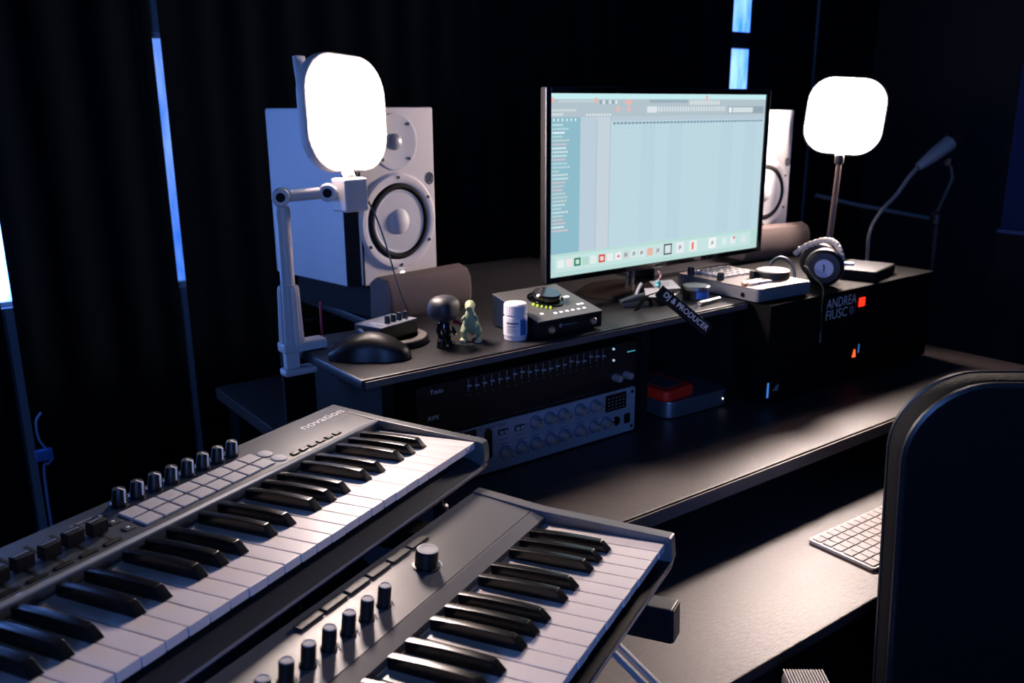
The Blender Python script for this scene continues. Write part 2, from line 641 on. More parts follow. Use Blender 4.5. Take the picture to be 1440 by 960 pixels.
# faders
bm = B(); prism(bm, [(-0.0085, -0.005), (0.0085, -0.005), (0.0085, 0.006), (-0.0085, 0.006)], 0, 0.014, None, 0.0012); box(bm, -0.002, 0.002, -0.002, 0.002, -0.004, 0.002)
fb = B(); box(fb, -0.0017, 0.0017, -0.027, 0.024, 0.0, 0.0006)
lb = B(); box(lb, -0.0075, 0.0075, 0.0010, 0.0020, 0.0138, 0.0146)
fader = slot = line = None
for i in range(9):
    u = -0.4215 - i * 0.0262
    Mf = panel_M(u, 0.187 + random.uniform(-0.003, 0.003), 0.001)
    Ms = panel_M(u, 0.197)
    if fader is None:
        slot = obj('fader_slot', fb, M_BLACK_MATT, kb1, Ms)
        fader = obj('fader_cap', bm, M_BLACK, kb1, Mf)
        line = obj('cap_line', lb, M_PRINT_DIM, fader, Matrix.Identity(4))
    else:
        inst(slot, kb1, Ms)
        inst(line, inst(fader, kb1, Mf), Matrix.Identity(4))
bb = B(); box(bb, -0.0095, 0.0095, -0.0026, 0.0026, 0, 0.0022, 0.0008)
fbn = None
for i in range(9):
    Mf = panel_M(-0.4245 - i * 0.0262, 0.1655)
    fbn = obj('button', bb, M_BLACK, kb1, Mf) if fbn is None else inst(fbn, kb1, Mf)
# arrow buttons beside the faders
ab = B(); box(ab, -0.0062, 0.0062, -0.0045, 0.0045, 0, 0.002, 0.001)
tb = B(); prism(tb, [(-0.0022, -0.0015), (0.0022, -0.0015), (0, 0.0022)], 0.002, 0.0023)
a0 = None
for v in (0.2145, 0.1955, 0.175):
    if a0 is None:
        a0 = obj('arrow_button', ab, M_SLATE_D, kb1, panel_M(-0.3975, v))
        t0 = obj('arrow', tb, M_PRINT, a0, Matrix.Identity(4), smooth=False)
    else:
        inst(t0, inst(a0, kb1, panel_M(-0.3975, v)), RZ(180))
# round buttons and transport row
rb = B(); lathe(rb, [(0.0092, 0), (0.0092, 0.0016), (0.0078, 0.0024), (0, 0.0026)], 20)
r0 = obj('round_button', rb, M_PAD, kb1, panel_M(-0.1795, 0.1925))
inst(r0, kb1, panel_M(-0.1785, 0.1720))
bb = B(); box(bb, -0.0062, 0.0062, -0.0038, 0.0038, 0, 0.0028, 0.001)
cb = B(); box(cb, -0.004, 0.004, -0.0022, 0.0022, 0.0027, 0.0031, 0.0001)
t0 = None
for i in range(6):
    Mf = panel_M(-0.156 + i * 0.0168, 0.1665)
    if t0 is None:
        t0 = obj('transport_button', bb, M_BLACK, kb1, Mf); c0 = obj('button_cap', cb, M_SLATE_D, t0, Matrix.Identity(4))
    else:
        inst(c0, inst(t0, kb1, Mf), Matrix.Identity(4))
text('lettering', 'novation', M_PRINT, kb1, panel_M(-0.086, 0.206, 0.0003), 0.087, 0.0125)
text('lettering', 'LAUNCHKEY', M_PRINT_DIM, kb1, panel_M(-0.040, 0.1965, 0.0003), 0.038, 0.0042)
bm = B(); box(bm, 0.0, 0.012, 0, 0.0015, 0, 0.0003); box(bm, 0.0, 0.012, 0.0032, 0.0047, 0, 0.0003)
obj('lettering_bars', bm, M_PRINT_DIM, kb1, panel_M(0.0012, 0.1965, 0.0003), smooth=False)
bm = B(); box(bm, 0, 0.028, 0, 0.0016, 0, 0.0002)
obj('printed_line', bm, M_PRINT_DIM, kb1, panel_M(-0.4265, 0.2195, 0.0003), smooth=False)

# --- lower keyboard with a row of slim knobs
KS = frame((0.66691, 0.61176, 0.88641), (0.89099, 0.45185, -0.04430), (-0.45368, 0.88986, -0.04820), (0.01764, 0.06304, 0.99785))
kb2 = thing('synth_keyboard', 'charcoal keyboard with one large knob and slim knobs on lower tier', 'keyboard', KS)


def hs(v):
    return 0.012 + max(0.0, v - 0.16) * 0.14


bm = B(); yz_prism(bm, [(-0.005, -0.031), (-0.007, -0.022), (0.150, -0.0225), (0.246, -0.0225), (0.246, -0.062), (0.06, -0.062)], -0.86, 0.017)
obj('chassis', bm, M_BLACK, kb2, smooth=False)
bm = B(); box(bm, -0.86, 0.0, -0.0085, -0.0068, -0.028, -0.0262)
obj('front_rail', bm, mat('rail_plastic', '8d8b8f', 0.35), kb2, smooth=False)
bm = B(); yz_prism(bm, [(0.1485, -0.023), (0.1485, 0.008), (0.1655, 0.0125), (0.1665, 0.0122), (0.1665, -0.023)], -0.86, 0.0)
obj('key_ridge', bm, mat('ridge_metal', '4a4b52', 0.4), kb2, smooth=False)
bm = B(); yz_prism(bm, [(0.1675, -0.023), (0.1675, 0.0125), (0.247, hs(0.247)), (0.25, hs(0.25) - 0.003), (0.25, -0.023)], -0.86, 0.0)
obj('top_panel', bm, M_CHARCOAL, kb2, smooth=False)
bm = B(); yz_prism(bm, [(-0.004, -0.034), (-0.008, -0.02), (-0.0065, 0.005), (-0.004, 0.0068), (0.157, 0.0145), (0.247, 0.0255), (0.25, 0.022), (0.25, -0.06), (0.06, -0.06)], 0.0008, 0.0176, 0.0009)
obj('end_cheek', bm, M_CHARCOAL, kb2)
keys(kb2, 25)


def syn_M(u, v, dz=0.0):
    return T((u, v, hs(v) + dz)) @ RX(math.degrees(math.atan(0.14)))


def capped(r, h, ring):
    a = B(); lathe(a, [(r * 1.2, 0), (r * 1.2, 0.0012), (r, 0.0016), (r, h - 0.001), (r - 0.001, h), (0, h)], 22)
    b = B(); lathe(b, [(r * 0.92, h + 0.0001), (r * 0.92, h + 0.0005), (r * 0.72, h + 0.0008), (r * 0.66, h + 0.0003), (0, h + 0.0003)], 22)
    c = B(); t = [(ring * math.cos(x), ring * math.sin(x), 0.0008) for x in [math.radians(-60 + 10 * i) for i in range(13)]]; tube(c, t, 0.0006, 6)
    return a, b, c


a, b, c = capped(0.0122, 0.019, 0.0165)
k = obj('large_knob', a, M_BLACK, kb2, syn_M(-0.185, 0.2005)); obj('knob_cap', b, M_PAD, k, Matrix.Identity(4)); obj('led_ring', c, M_PRINT, k, Matrix.Identity(4))
a, b, c = capped(0.0064, 0.021, 0.0095)
k0 = None
for i in range(9):
    Mk = syn_M(-0.2705 - i * 0.0277, 0.1945)
    if k0 is None:
        k0 = obj('slim_knob', a, M_BLACK, kb2, Mk); p0 = obj('knob_cap', b, M_PAD, k0, Matrix.Identity(4)); q0 = obj('led_ring', c, M_PRINT_DIM, k0, Matrix.Identity(4))
    else:
        kk = inst(k0, kb2, Mk); inst(p0, kk, Matrix.Identity(4)); inst(q0, kk, Matrix.Identity(4))
bb = B(); box(bb, -0.0165, 0.0165, -0.005, 0.005, 0, 0.003, 0.0012)
t0 = None
for i in range(6):
    Mf = syn_M(-0.150 - i * 0.0365, 0.2335)
    t0 = obj('flat_button', bb, M_SLATE_D, kb2, Mf) if t0 is None else inst(t0, kb2, Mf)

# --- two-tier keyboard stand
st = thing('keyboard_stand', 'black two tier tubular keyboard stand carrying both keyboards', 'stand', T((0.2, 0.6, 0)))
SI = T((-0.2, -0.6, 0))


def kpt(Mk, u, v, n):
    return Mk @ Vector((u, v, n))


for u in (-0.62, -0.145):
    bm = B(); box(bm, u - 0.02, u + 0.02, -0.01, 0.235, -0.084, -0.059, 0.003, M=SI @ KN)
    obj('upper_arm', bm, M_BLACK, st)
for u in (-0.655, 0.032):
    bm = B(); box(bm, u - 0.015, u + 0.015, -0.004, 0.255, -0.135, -0.0905, 0.0025, M=SI @ KS)
    ar_ = obj('lower_arm', bm, M_BLACK, st)
    bm = B(); box(bm, u - 0.0135, u + 0.0135, -0.0055, -0.0042, -0.1335, -0.092, 0.0005, M=SI @ KS)
    obj('arm_end_cap', bm, M_SLATE_D, ar_)
for v in (0.09, 0.20):
    bm = B(); box(bm, -0.68, 0.047, v, v + 0.03, -0.0903, -0.0625, 0.002, M=SI @ KS)
    obj('cross_bar', bm, M_BLACK, st)
bm = B(); cyl(bm, 0.005, -0.0905, -0.079, 14, M=SI @ KS @ T((0.025, 0.040, 0)), bev=0.0015)
obj('bolt', bm, M_CHROME, st)
bm = B(); cyl(bm, 0.011, -0.115, -0.085, 16, M=SI @ KN @ T((-0.02, 0.045, 0)), bev=0.003)
cyl(bm, 0.005, -0.086, -0.058, 10, M=SI @ KN @ T((-0.02, 0.045, 0)))
obj('clamp_knob', bm, M_SLATE_D, st)
for u in (-0.62, -0.145):
    a_ = kpt(KN, u, 0.205, -0.084)
    bm = B(); tube(bm, [a_, Vector((a_.x, a_.y, 0.02))], 0.016, 12, M=SI)
    obj('column', bm, M_BLACK, st)
    c_ = kpt(KS, u, 0.04, -0.131)
    d_ = Vector((c_.x - 0.20, c_.y - 0.42, 0.0))
    bm = B(); tube(bm, [(a_.x, a_.y, 0.02), (c_.x, c_.y, 0.02)], 0.014, 12, M=SI)
    obj('foot', bm, M_BLACK, st)
for dx in (0.0, 0.022):
    bm = B(); tube(bm, [(0.640 + dx * 0.72, 0.69 + dx * 0.6, 0.735), (0.655 + dx * 0.72, 0.58 + dx * 0.6, 0.69), (0.69 + dx * 0.72, 0.33 + dx * 0.6, 0.585)], 0.0048, 10, M=SI)
    obj('steel_tube', bm, mat('bright_steel', 'd8d6d4', 0.35, metal=0.7), st)

# ---------------------------------------------------------------- rack gear
YR = 1.135


def rack_panel(name, label, cat, x0, x1, z0, z1, m, depth=0.2):
    t = thing(name, label, cat, T(((x0 + x1) / 2, YR + depth / 2, z0)))
    I = T((-(x0 + x1) / 2, -YR - depth / 2, -z0))
    bm = B(); prism(bm, rrect(x1 - x0, z1 - z0, 0.006, 4, (x0 + x1) / 2, -(z0 + z1) / 2), 0, 0.005, I @ T((0, YR + 0.005, 0)) @ RX(90) @ Matrix.Diagonal((1, -1, 1, 1)), 0.0012)
    obj('front_panel', bm, m, t)
    bm = B(); box(bm, x0 + 0.025, x1 - 0.025, YR + 0.006, YR + depth, z0 + 0.002, z1 - 0.002, M=I)
    obj('case', bm, M_BLACK_MATT, t, smooth=False)
    return t, I


FRONT = RX(90)     # local +z -> world -y, local y -> world z


def fp(I, x, z, d=0.0):
    return I @ T((x, YR - d, z)) @ FRONT


ch, I = rack_panel('channel_strip', 'silver rack channel strip with two rows of beige knobs', 'audio rack', 0.653, 1.137, 0.7585, 0.8475, M_SILVER)
a = B(); lathe(a, [(0.0098, 0), (0.0098, 0.0015), (0.0085, 0.002), (0.0072, 0.0165), (0.0062, 0.018), (0, 0.018)], 20)
b = B(); box(b, -0.0007, 0.0007, 0.001, 0.0066, 0.0178, 0.0184)
d_ = B(); lathe(d_, [(0.0125, 0.0001), (0.0125, 0.0004), (0, 0.0004)], 20)
k0 = None
for x, z in [(0.891, 0.829), (0.924, 0.829), (0.955, 0.829), (0.995, 0.829), (1.032, 0.829)] + [(0.825, 0.7885), (0.86, 0.7885), (0.892, 0.7885), (0.926, 0.7885), (0.957, 0.7885), (0.996, 0.7885), (1.031, 0.7885), (1.060, 0.7885)]:
    if k0 is None:
        k0 = obj('knob', a, M_KNOB_S, ch, fp(I, x, z)); p0 = obj('pointer', b, M_BLACK, k0, RZ(30)); q0 = obj('dial_ring', d_, mat('blue_print', '4a5f9a', 0.5), k0, Matrix.Identity(4))
    else:
        kk = inst(k0, ch, fp(I, x, z)); inst(p0, kk, RZ(random.uniform(-140, 140))); inst(q0, kk, Matrix.Identity(4))
sb = B(); prism(sb, rrect(0.022, 0.010, 0.003), 0, 0.001)
bb = B(); prism(bb, rrect(0.0075, 0.0065, 0.002), 0.001, 0.004, None, 0.0008)
s0 = None
for x, z in ((0.822, 0.827), (0.857, 0.8265)):
    s = obj('switch_plate', sb, M_BLACK, ch, fp(I, x, z)) if s0 is None else inst(s0, ch, fp(I, x, z))
    for dx in (-0.0052, 0.0052):
        if s0 is None:
            s0 = s; b0 = obj('switch_button', bb, M_PAD, s, T((dx, 0, 0)))
        else:
            inst(b0, s, T((dx, 0, 0)))
bm = B(); prism(bm, rrect(0.016, 0.056, 0.0079, 8), 0, 0.001)
obj('handle_slot', bm, M_BLACK_GLOSS, ch, fp(I, 0.79, 0.812))
bm = B(); prism(bm, rrect(0.053, 0.033, 0.002), 0, 0.0012)
dsp = obj('meter_window', bm, M_BLACK_GLOSS, ch, fp(I, 1.0855, 0.826))
bm = B()
for i in range(5):
    for j in range(4):
        box(bm, -0.021 + i * 0.0095, -0.0165 + i * 0.0095, -0.012 + j * 0.0066, -0.0105 + j * 0.0066, 0.0013, 0.0015)
obj('meter_marks', bm, M_PRINT_DIM, dsp, Matrix.Identity(4), smooth=False)
bm = B(); cyl(bm, 0.0095, 0, 0.003, 20, bev=0.001)
obj('jack_socket', bm, M_BLACK_GLOSS, ch, fp(I, 1.087, 0.787))
bm = B(); prism(bm, rrect(0.015, 0.02, 0.003), 0, 0.003, None, 0.001)
obj('power_switch', bm, M_BLACK_GLOSS, ch, fp(I, 1.115, 0.787))
bm = B(); prism(bm, rrect(0.024, 0.017, 0.001), 0, 0.0006)
lg = obj('logo_plate', bm, mat('blue_black', '10142c', 0.4), ch, fp(I, 0.754, 0.8355))
bm = B(); prism(bm, rrect(0.005, 0.006, 0.002), 0.0007, 0.0009, T((-0.005, 0, 0)))
obj('logo_mark', bm, M_PRINT, lg, Matrix.Identity(4), smooth=False)
text('lettering', 'Channel One', mat('dark_print', '101218', 0.6), ch, fp(I, 0.771, 0.839, 0.0002), 0.055, 0.0062)
bm = B()
for x in (0.822, 0.857, 0.891, 0.924, 0.955, 0.995, 1.032):
    box(bm, x - 0.009, x + 0.009, 0.8125, 0.8135, 0, 0.0003)
for x in (0.825, 0.86, 0.892, 0.926, 0.957, 0.996, 1.031):
    box(bm, x - 0.009, x + 0.009, 0.8035, 0.805, 0, 0.0003)
obj('printed_legends', bm, mat('blue_print', '4a5f9a', 0.5), ch, I @ T((0, YR - 0.0001, 0)) @ Matrix(((1, 0, 0, 0), (0, 0, -1, 0), (0, 1, 0, 0), (0, 0, 0, 1))), smooth=False)
for x, z in ((1.128, 0.838), (1.128, 0.768)):
    bm = B(); cyl(bm, 0.0035, 0, 0.0012, 10)
    obj('screw', bm, M_BLACK, ch, fp(I, x, z))

eq, I = rack_panel('graphic_equalizer', 'black rack equalizer with a long row of small sliders', 'audio rack', 0.653, 1.137, 0.8505, 0.9385, M_BLACK)
sl = B(); box(sl, -0.0006, 0.0006, -0.0105, 0.0105, 0, 0.0004)
cp = B(); box(cp, -0.0034, 0.0034, -0.0012, 0.0012, 0.0004, 0.005, 0.0004)
s0 = None
for i in range(20):
    x = 0.752 + i * 0.0157
    if s0 is None:
        s0 = obj('slider_track', sl, M_PRINT_DIM, eq, fp(I, x, 0.9245)); c0 = obj('slider_cap', cp, M_PAD, s0, Matrix.Identity(4))
    else:
        inst(c0, inst(s0, eq, fp(I, x, 0.9245)), T((0, random.uniform(-0.003, 0.003), 0)))
bm = B()
for i in range(40):
    box(bm, 0.745 + i * 0.0078, 0.7465 + i * 0.0078, 0.8545, 0.856, 0, 0.0003)
    if i % 2:
        box(bm, 0.745 + i * 0.0078, 0.748 + i * 0.0078, 0.9065, 0.9075, 0, 0.0003)
obj('printed_legends', bm, M_PRINT_DIM, eq, I @ T((0, YR - 0.0001, 0)) @ Matrix(((1, 0, 0, 0), (0, 0, -1, 0), (0, 1, 0, 0), (0, 0, 0, 1))), smooth=False)
text('lettering', 'Tracks', M_PRINT, eq, fp(I, 0.679, 0.9225, 0.0002), 0.024, 0.0075, shear=0.2)
text('lettering', 'RIPS', M_PRINT, eq, fp(I, 0.672, 0.879, 0.0002), 0.022, 0.007, shear=0.3)
a = B(); lathe(a, [(0.008, 0), (0.007, 0.014), (0.006, 0.016), (0, 0.016)], 18)
k0 = obj('knob', a, M_KNOB_S, eq, fp(I, 1.082, 0.875)); inst(k0, eq, fp(I, 1.11, 0.875))
ld = B(); cyl(ld, 0.0022, 0, 0.002, 10)
l0 = obj('indicator', ld, mat('white_led', 'ffffff', 0.4, emit=(0.6, 0.85, 1), strength=0.6), eq, fp(I, 1.076, 0.931)); inst(l0, eq, fp(I, 1.077, 0.909))
bm = B(); box(bm, -0.01, 0.01, -0.001, 0.001, 0, 0.0008)
obj('indicator_bar', bm, mat('teal_led', '3fb0b8', 0.4, emit=(0.1, 0.5, 0.55), strength=0.5), eq, fp(I, 1.122, 0.919))

# ---------------------------------------------------------------- speakers
def speaker(M, label):
    t = thing('studio_monitor_speaker', label, 'speaker', M, 'white studio monitor speakers')
    W_, H_, Dp = 0.21, 0.332, 0.27
    ch_ = 0.022
    # cabinet: origin at the bottom centre of the front, front towards -y
    bm = B(); prism(bm, [(-W_ / 2, ch_ * 0.9), (-W_ / 2 + ch_, 0), (W_ / 2 - 0.004, 0), (W_ / 2, 0.004), (W_ / 2, Dp), (-W_ / 2, Dp)], 0, H_, None, 0.004)
    obj('cabinet', bm, M_WHITE_MATT, t)
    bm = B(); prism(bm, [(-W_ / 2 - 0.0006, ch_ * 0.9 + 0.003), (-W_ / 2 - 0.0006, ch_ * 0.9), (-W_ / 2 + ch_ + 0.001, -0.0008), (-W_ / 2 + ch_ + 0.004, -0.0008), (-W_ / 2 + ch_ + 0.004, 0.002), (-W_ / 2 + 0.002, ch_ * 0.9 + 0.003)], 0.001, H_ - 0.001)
    obj('edge_band', bm, M_BLACK_MATT, t, smooth=False)  # black strip over the white chamfer: its shade painted as colour
    F = lambda x, z, d=0.0: T((x, -d, z)) @ RX(90)
    # woofer
    zc = 0.117; xc = 0.006
    bm = B(); lathe(bm, [(0.0935, 0.0), (0.0935, 0.002), (0.089, 0.006), (0.080, 0.0065), (0.074, 0.004), (0.074, 0.0)], 48)
    tr = obj('woofer_ring', bm, M_WHITE, t, F(xc, zc))
    bm = B(); lathe(bm, [(0.0735, 0.0005), (0.0735, 0.004), (0.070, 0.0075), (0.066, 0.008), (0.062, 0.005), (0.0615, 0.0008), (0, 0.0006)], 48)
    obj('woofer_surround', bm, M_RUBBER, t, F(xc, zc))
    bm = B(); lathe(bm, [(0.0615, 0.0045), (0.060, 0.0055), (0.045, -0.004 + 0.006), (0.028, 0.0012), (0, 0.0012)], 48)
    obj('woofer_cone', bm, M_CONE, t, F(xc, zc))
    bm = B(); lathe(bm, [(0.0275, 0.0014), (0.0265, 0.003), (0.021, 0.0085), (0.012, 0.012), (0, 0.0135)], 32)
    obj('dust_cap', bm, M_CONE, t, F(xc, zc))
    bm = B(); lathe(bm, [(0.0285, 0.0013), (0.0285, 0.0024), (0.0265, 0.0024), (0.0265, 0.0013)], 32)
    obj('cap_ring', bm, M_SLATE_D, t, F(xc, zc))
    sc = B(); cyl(sc, 0.0033, 0.0, 0.0012, 10)
    s0 = None
    for k in range(6):
        a_ = math.radians(30 + 60 * k)
        Ms = F(xc + 0.0845 * math.cos(a_), zc + 0.0845 * math.sin(a_), 0.0062)
        s0 = obj('screw', sc, M_BLACK, t, Ms) if s0 is None else inst(s0, t, Ms)
    # tweeter with a shallow waveguide
    zt = 0.268
    bm = B(); lathe(bm, [(0.053, 0.0), (0.053, 0.0018), (0.050, 0.0025), (0.038, 0.0008), (0.016, 0.0004), (0, 0.0004)], 40)
    obj('tweeter_waveguide', bm, M_CONE, t, F(xc, zt))
    bm = B(); lathe(bm, [(0.0155, 0.0006), (0.015, 0.003), (0.010, 0.006), (0, 0.0075)], 24)
    obj('tweeter_dome', bm, mat('grey_dome', '9a9a9e', 0.35), t, F(xc, zt))
    for k in range(4):
        a_ = math.radians(45 + 90 * k)
        inst(s0, t, F(xc + 0.046 * math.cos(a_), zt + 0.046 * math.sin(a_), 0.0016))
    bm = B(); lathe(bm, [(0.0046, 0), (0.0046, 0.001), (0, 0.0018)], 14)
    obj('power_light', bm, mat('white_power_led', 'ffffff', 0.4, emit=(1, 0.97, 0.95), strength=14), t, F(0.012, 0.0135, 0.0))
    # round maker's mark: ring with three bars
    bm = B()
    tube(bm, [(0.0085 * math.cos(math.radians(a_)), 0.0085 * math.sin(math.radians(a_)), 0.0004) for a_ in range(0, 361, 15)], 0.0011, 6)
    for dx in (-0.0035, 0, 0.0035):
        box(bm, dx - 0.0009, dx + 0.0009, -0.0062, 0.0062, 0, 0.0009)
    obj('emblem', bm, M_BLACK, t, F(0.090, 0.195) @ Matrix.Diagonal((1.0, 1.25, 1, 1)))
    return t


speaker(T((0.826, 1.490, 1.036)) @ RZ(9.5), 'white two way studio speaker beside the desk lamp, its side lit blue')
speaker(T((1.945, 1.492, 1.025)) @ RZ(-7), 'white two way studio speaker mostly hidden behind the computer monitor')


def foam_pad(M, x0, x1, label, zt, shift):
    t = thing('foam_isolation_pad', label, 'speaker pad', M, 'foam speaker pads')
    bm = B()
    prof = [(-0.060, 0.0), (-0.070, 0.012), (-0.074, 0.03), (-0.072, 0.062), (-0.062, 0.080), (-0.042, 0.087), (-0.022, 0.082), (-0.008, 0.072), (-0.006, 0.0)]
    yz_prism(bm, prof, x0, x1, 0.010)
    obj('front_roll', bm, M_FOAM, t)
    bm = B(); box(bm, x0 + 0.01, x1 - 0.01, -0.004, 0.25, 0.0, zt, 0.002)
    obj('shaded_base_slab', bm, M_BLACK_MATT, t)  # rear of the pad coloured black for the shade under the speaker
    return t


foam_pad(T((0.838, 1.486, ZS)) @ RZ(9.5), -0.095, 0.118, 'grey brown foam pad under the blue lit speaker', 0.0605, 0)
foam_pad(T((1.945, 1.488, ZS)) @ RZ(-7), -0.12, 0.12, 'grey brown foam pad showing past the monitor edge under the hidden speaker', 0.0495, 0)

# ---------------------------------------------------------------- key lights
def light_panel(parent, M, strength, rim_m, S_=0.200, inset=0.012):
    bm = B(); prism(bm, rrect(S_, S_, 0.066, 10), -0.020, 0.0, None, 0.004)
    obj('panel_housing', bm, rim_m, parent, M)
    bm = B(); prism(bm, rrect(S_ - inset, S_ - inset, 0.066 - inset / 2, 10), 0.0005, 0.0025)
    obj('diffuser', bm, emis('lit_diffuser_%d' % strength, PANEL_COL, strength), parent, M, smooth=False)


M_LAMPW = mat('white_lamp_plastic', 'cfc8c5', 0.45)
kl = thing('key_light', 'square led panel lamp on a jointed white arm clamped to shelf end', 'lamp', T((0.536, 1.335, ZS)), 'square led key lights')
I = T((-0.536, -1.335, -ZS))
bm = B(); box(bm, 0.515, 0.592, 1.318, 1.350, ZS + 0.001, ZS + 0.018, 0.004, M=I)
obj('clamp_top', bm, M_LAMPW, kl)
bm = B(); box(bm, 0.515, 0.572, 1.320, 1.348, 0.936, 0.948, 0.004, M=I); box(bm, 0.522, 0.546, 1.330, 1.346, 0.945, 0.980, 0.002, M=I)
obj('clamp_jaw', bm, M_LAMPW, kl)
bm = B()
prof = []
t = bmesh.new()
N_ = 40
rings = []
for z, r in ((0.990, 0.0205), (1.080, 0.0175), (1.086, 0.0160)):
    rings.append([t.verts.new(((r * (1 - 0.06 * (i % 2))) * math.cos(2 * math.pi * i / N_), (r * (1 - 0.06 * (i % 2))) * math.sin(2 * math.pi * i / N_), z)) for i in range(N_)])
for a_, b_ in zip(rings, rings[1:]):
    for i in range(N_):
        t.faces.new((a_[i], a_[(i + 1) % N_], b_[(i + 1) % N_], b_[i]))
t.faces.new(rings[-1]); t.faces.new(list(reversed(rings[0])))
merge(bm, t, I @ T((0.536, 1.335, 0)))
obj('ribbed_grip', bm, M_LAMPW, kl, smooth=False)
bm = B(); cyl(bm, 0.0115, 1.086, 1.205, 20, M=I @ T((0.536, 1.335, 0)), bev=0.001)
lathe(bm, [(0.0125, 1.192), (0.0125, 1.209), (0.010, 1.215), (0, 1.215)], 20, M=I @ T((0.536, 1.335, 0)))
obj('pole', bm, M_LAMPW, kl)


def joint(x, y, z):
    Mj = I @ T((x, y, z)) @ RZ(-27) @ RX(90)
    bm = B(); lathe(bm, [(0.0125, -0.013), (0.0145, -0.011), (0.0145, 0.011), (0.0125, 0.013), (0, 0.013)], 20, M=Mj)
    j = obj('joint', bm, M_LAMPW, kl)
    bm = B(); cyl(bm, 0.0075, 0.0131, 0.0145, 16, M=Mj)
    obj('joint_bolt', bm, M_BLACK_MATT, j)


joint(0.536, 1.335, 1.230)
joint(0.612, 1.327, 1.233)
bm = B(); tube(bm, [(0.549, 1.334, 1.2305), (0.598, 1.328, 1.2325)], 0.0095, 14, M=I)
obj('arm', bm, M_LAMPW, kl)
BX = T((0.648, 1.318, 1.228))
bm = B(); box(bm, -0.024, 0.022, -0.020, 0.020, -0.027, 0.027, 0.004, 3, M=I @ BX @ RZ(12))
tube(bm, [(0.622, 1.326, 1.233), (0.634, 1.322, 1.232)], 0.011, 12, M=I)
obj('power_box', bm, M_LAMPW, kl)
bm = B(); tube(bm, [(0.656, 1.330, 1.252), (0.660, 1.368, 1.275)], 0.010, 12, M=I)
obj('neck', bm, M_LAMPW, kl)
PL = T((0.674, 1.362, 1.3570)) @ RZ(20) @ RX(90 - 4) @ RZ(-3)
light_panel(kl, I @ PL, PANEL_L, M_LAMPW, 0.192, 0.018)
bm = B(); box(bm, -0.012, 0.012, 0.045, 0.105, -0.030, -0.0205, 0.002)
obj('mount_tab', bm, M_LAMPW, kl, I @ T((0.633, 1.385, 1.348)) @ RZ(27) @ RX(84))
# its thin black lead
bm = B(); tube(bm, [(0.672, 1.318, 1.222), (0.680, 1.306, 1.205), (0.690, 1.29, 1.16), (0.702, 1.268, 1.08), (0.716, 1.262, 1.03), (0.722, 1.28, 1.014)], 0.0014, 6, smooth_n=6)
tag(obj('lamp_cable', bm, M_BLACK), 'thin black cable hanging from the jointed lamp to the small mixer', 'cable')

kr = thing('key_light', 'square led panel lamp on a slim dark pole beside the microphone', 'lamp', T((2.005, 1.315, 0.972)), 'square led key lights')
I = T((-2.005, -1.315, -0.972))
bm = B(); box(bm, 1.97, 2.04, 1.28, 1.35, 0.9725, 0.985, 0.004, M=I)
obj('base', bm, M_BLACK, kr)
bm = B(); tube(bm, [(2.005, 1.315, 0.984), (2.045, 1.330, 1.225)], [0.008, 0.0065], 12, M=I)
obj('pole', bm, mat('brown_metal', '5a4a48', 0.45), kr)
bm = B(); lathe(bm, [(0.010, -0.012), (0.012, -0.008), (0.012, 0.008), (0.010, 0.012), (0, 0.012)], 14, M=I @ T((2.047, 1.332, 1.232)))
obj('ball_joint', bm, M_BLACK, kr)
PR = T((2.082, 1.350, 1.340)) @ RZ(-60) @ RX(90 - 3) @ RZ(-4)
light_panel(kr, I @ PR, PANEL_R, M_BLACK)

# ---------------------------------------------------------------- computer monitor
mo = thing('computer_monitor', 'large flat computer monitor showing a pale music production program', 'monitor', T((1.363, 1.31, ZS)))
I = T((-1.363, -1.31, -ZS))
X0, X1, Z0, Z1 = 1.0375, 1.687, 1.034, 1.402
YM = 1.29
bm = B(); box(bm, X0, X1, YM + 0.001, YM + 0.016, Z0, Z1, 0.003, M=I)
box(bm, X0 + 0.12, X1 - 0.12, YM + 0.014, YM + 0.05, Z0 + 0.06, Z1 - 0.08, 0.012, M=I)
obj('housing', bm, M_BLACK_MATT, mo)
bm = B()
for a_ in ((X0, X0 + 0.0115, Z0, Z1), (X1 - 0.0115, X1, Z0, Z1), (X0 + 0.0115, X1 - 0.0115, Z1 - 0.0118, Z1), (X0 + 0.0115, X1 - 0.0115, Z0, Z0 + 0.0105)):
    box(bm, a_[0], a_[1], YM - 0.004, YM + 0.001, a_[2], a_[3], 0.0008, 1, M=I)
obj('bezel', bm, M_BLACK_GLOSS, mo)
bm = B(); box(bm, X0 - 0.0012, X0 + 0.0002, YM - 0.0042, YM - 0.0012, Z0 + 0.002, Z1 - 0.002, M=I)
obj('side_trim', bm, M_STEEL, mo, smooth=False)
bm = B(); box(bm, X1 - 0.0002, X1 + 0.0012, YM - 0.0042, YM - 0.0012, Z0 + 0.002, Z1 - 0.002, M=I)
obj('side_trim', bm, M_STEEL, mo, smooth=False)
bm = B()
for i in range(7):
    box(bm, i * 0.0065, i * 0.0065 + 0.0045, 0, 0.005, 0, 0.0002)
obj('maker_mark', bm, mat('faint_print', '262a30', 0.5), mo, I @ T((1.335, YM - 0.0043, Z0 + 0.0025)) @ FRONT, smooth=False)

# what the screen shows: flat coloured patches
SX0, SX1, SZ0, SZ1 = X0 + 0.0115, X1 - 0.0115, Z0 + 0.0105, Z1 - 0.0118
patches = []


def pt(u0, u1, v0, v1, c, lay=1):
    patches.append((u0, u1, v0, v1, lin(c), lay))


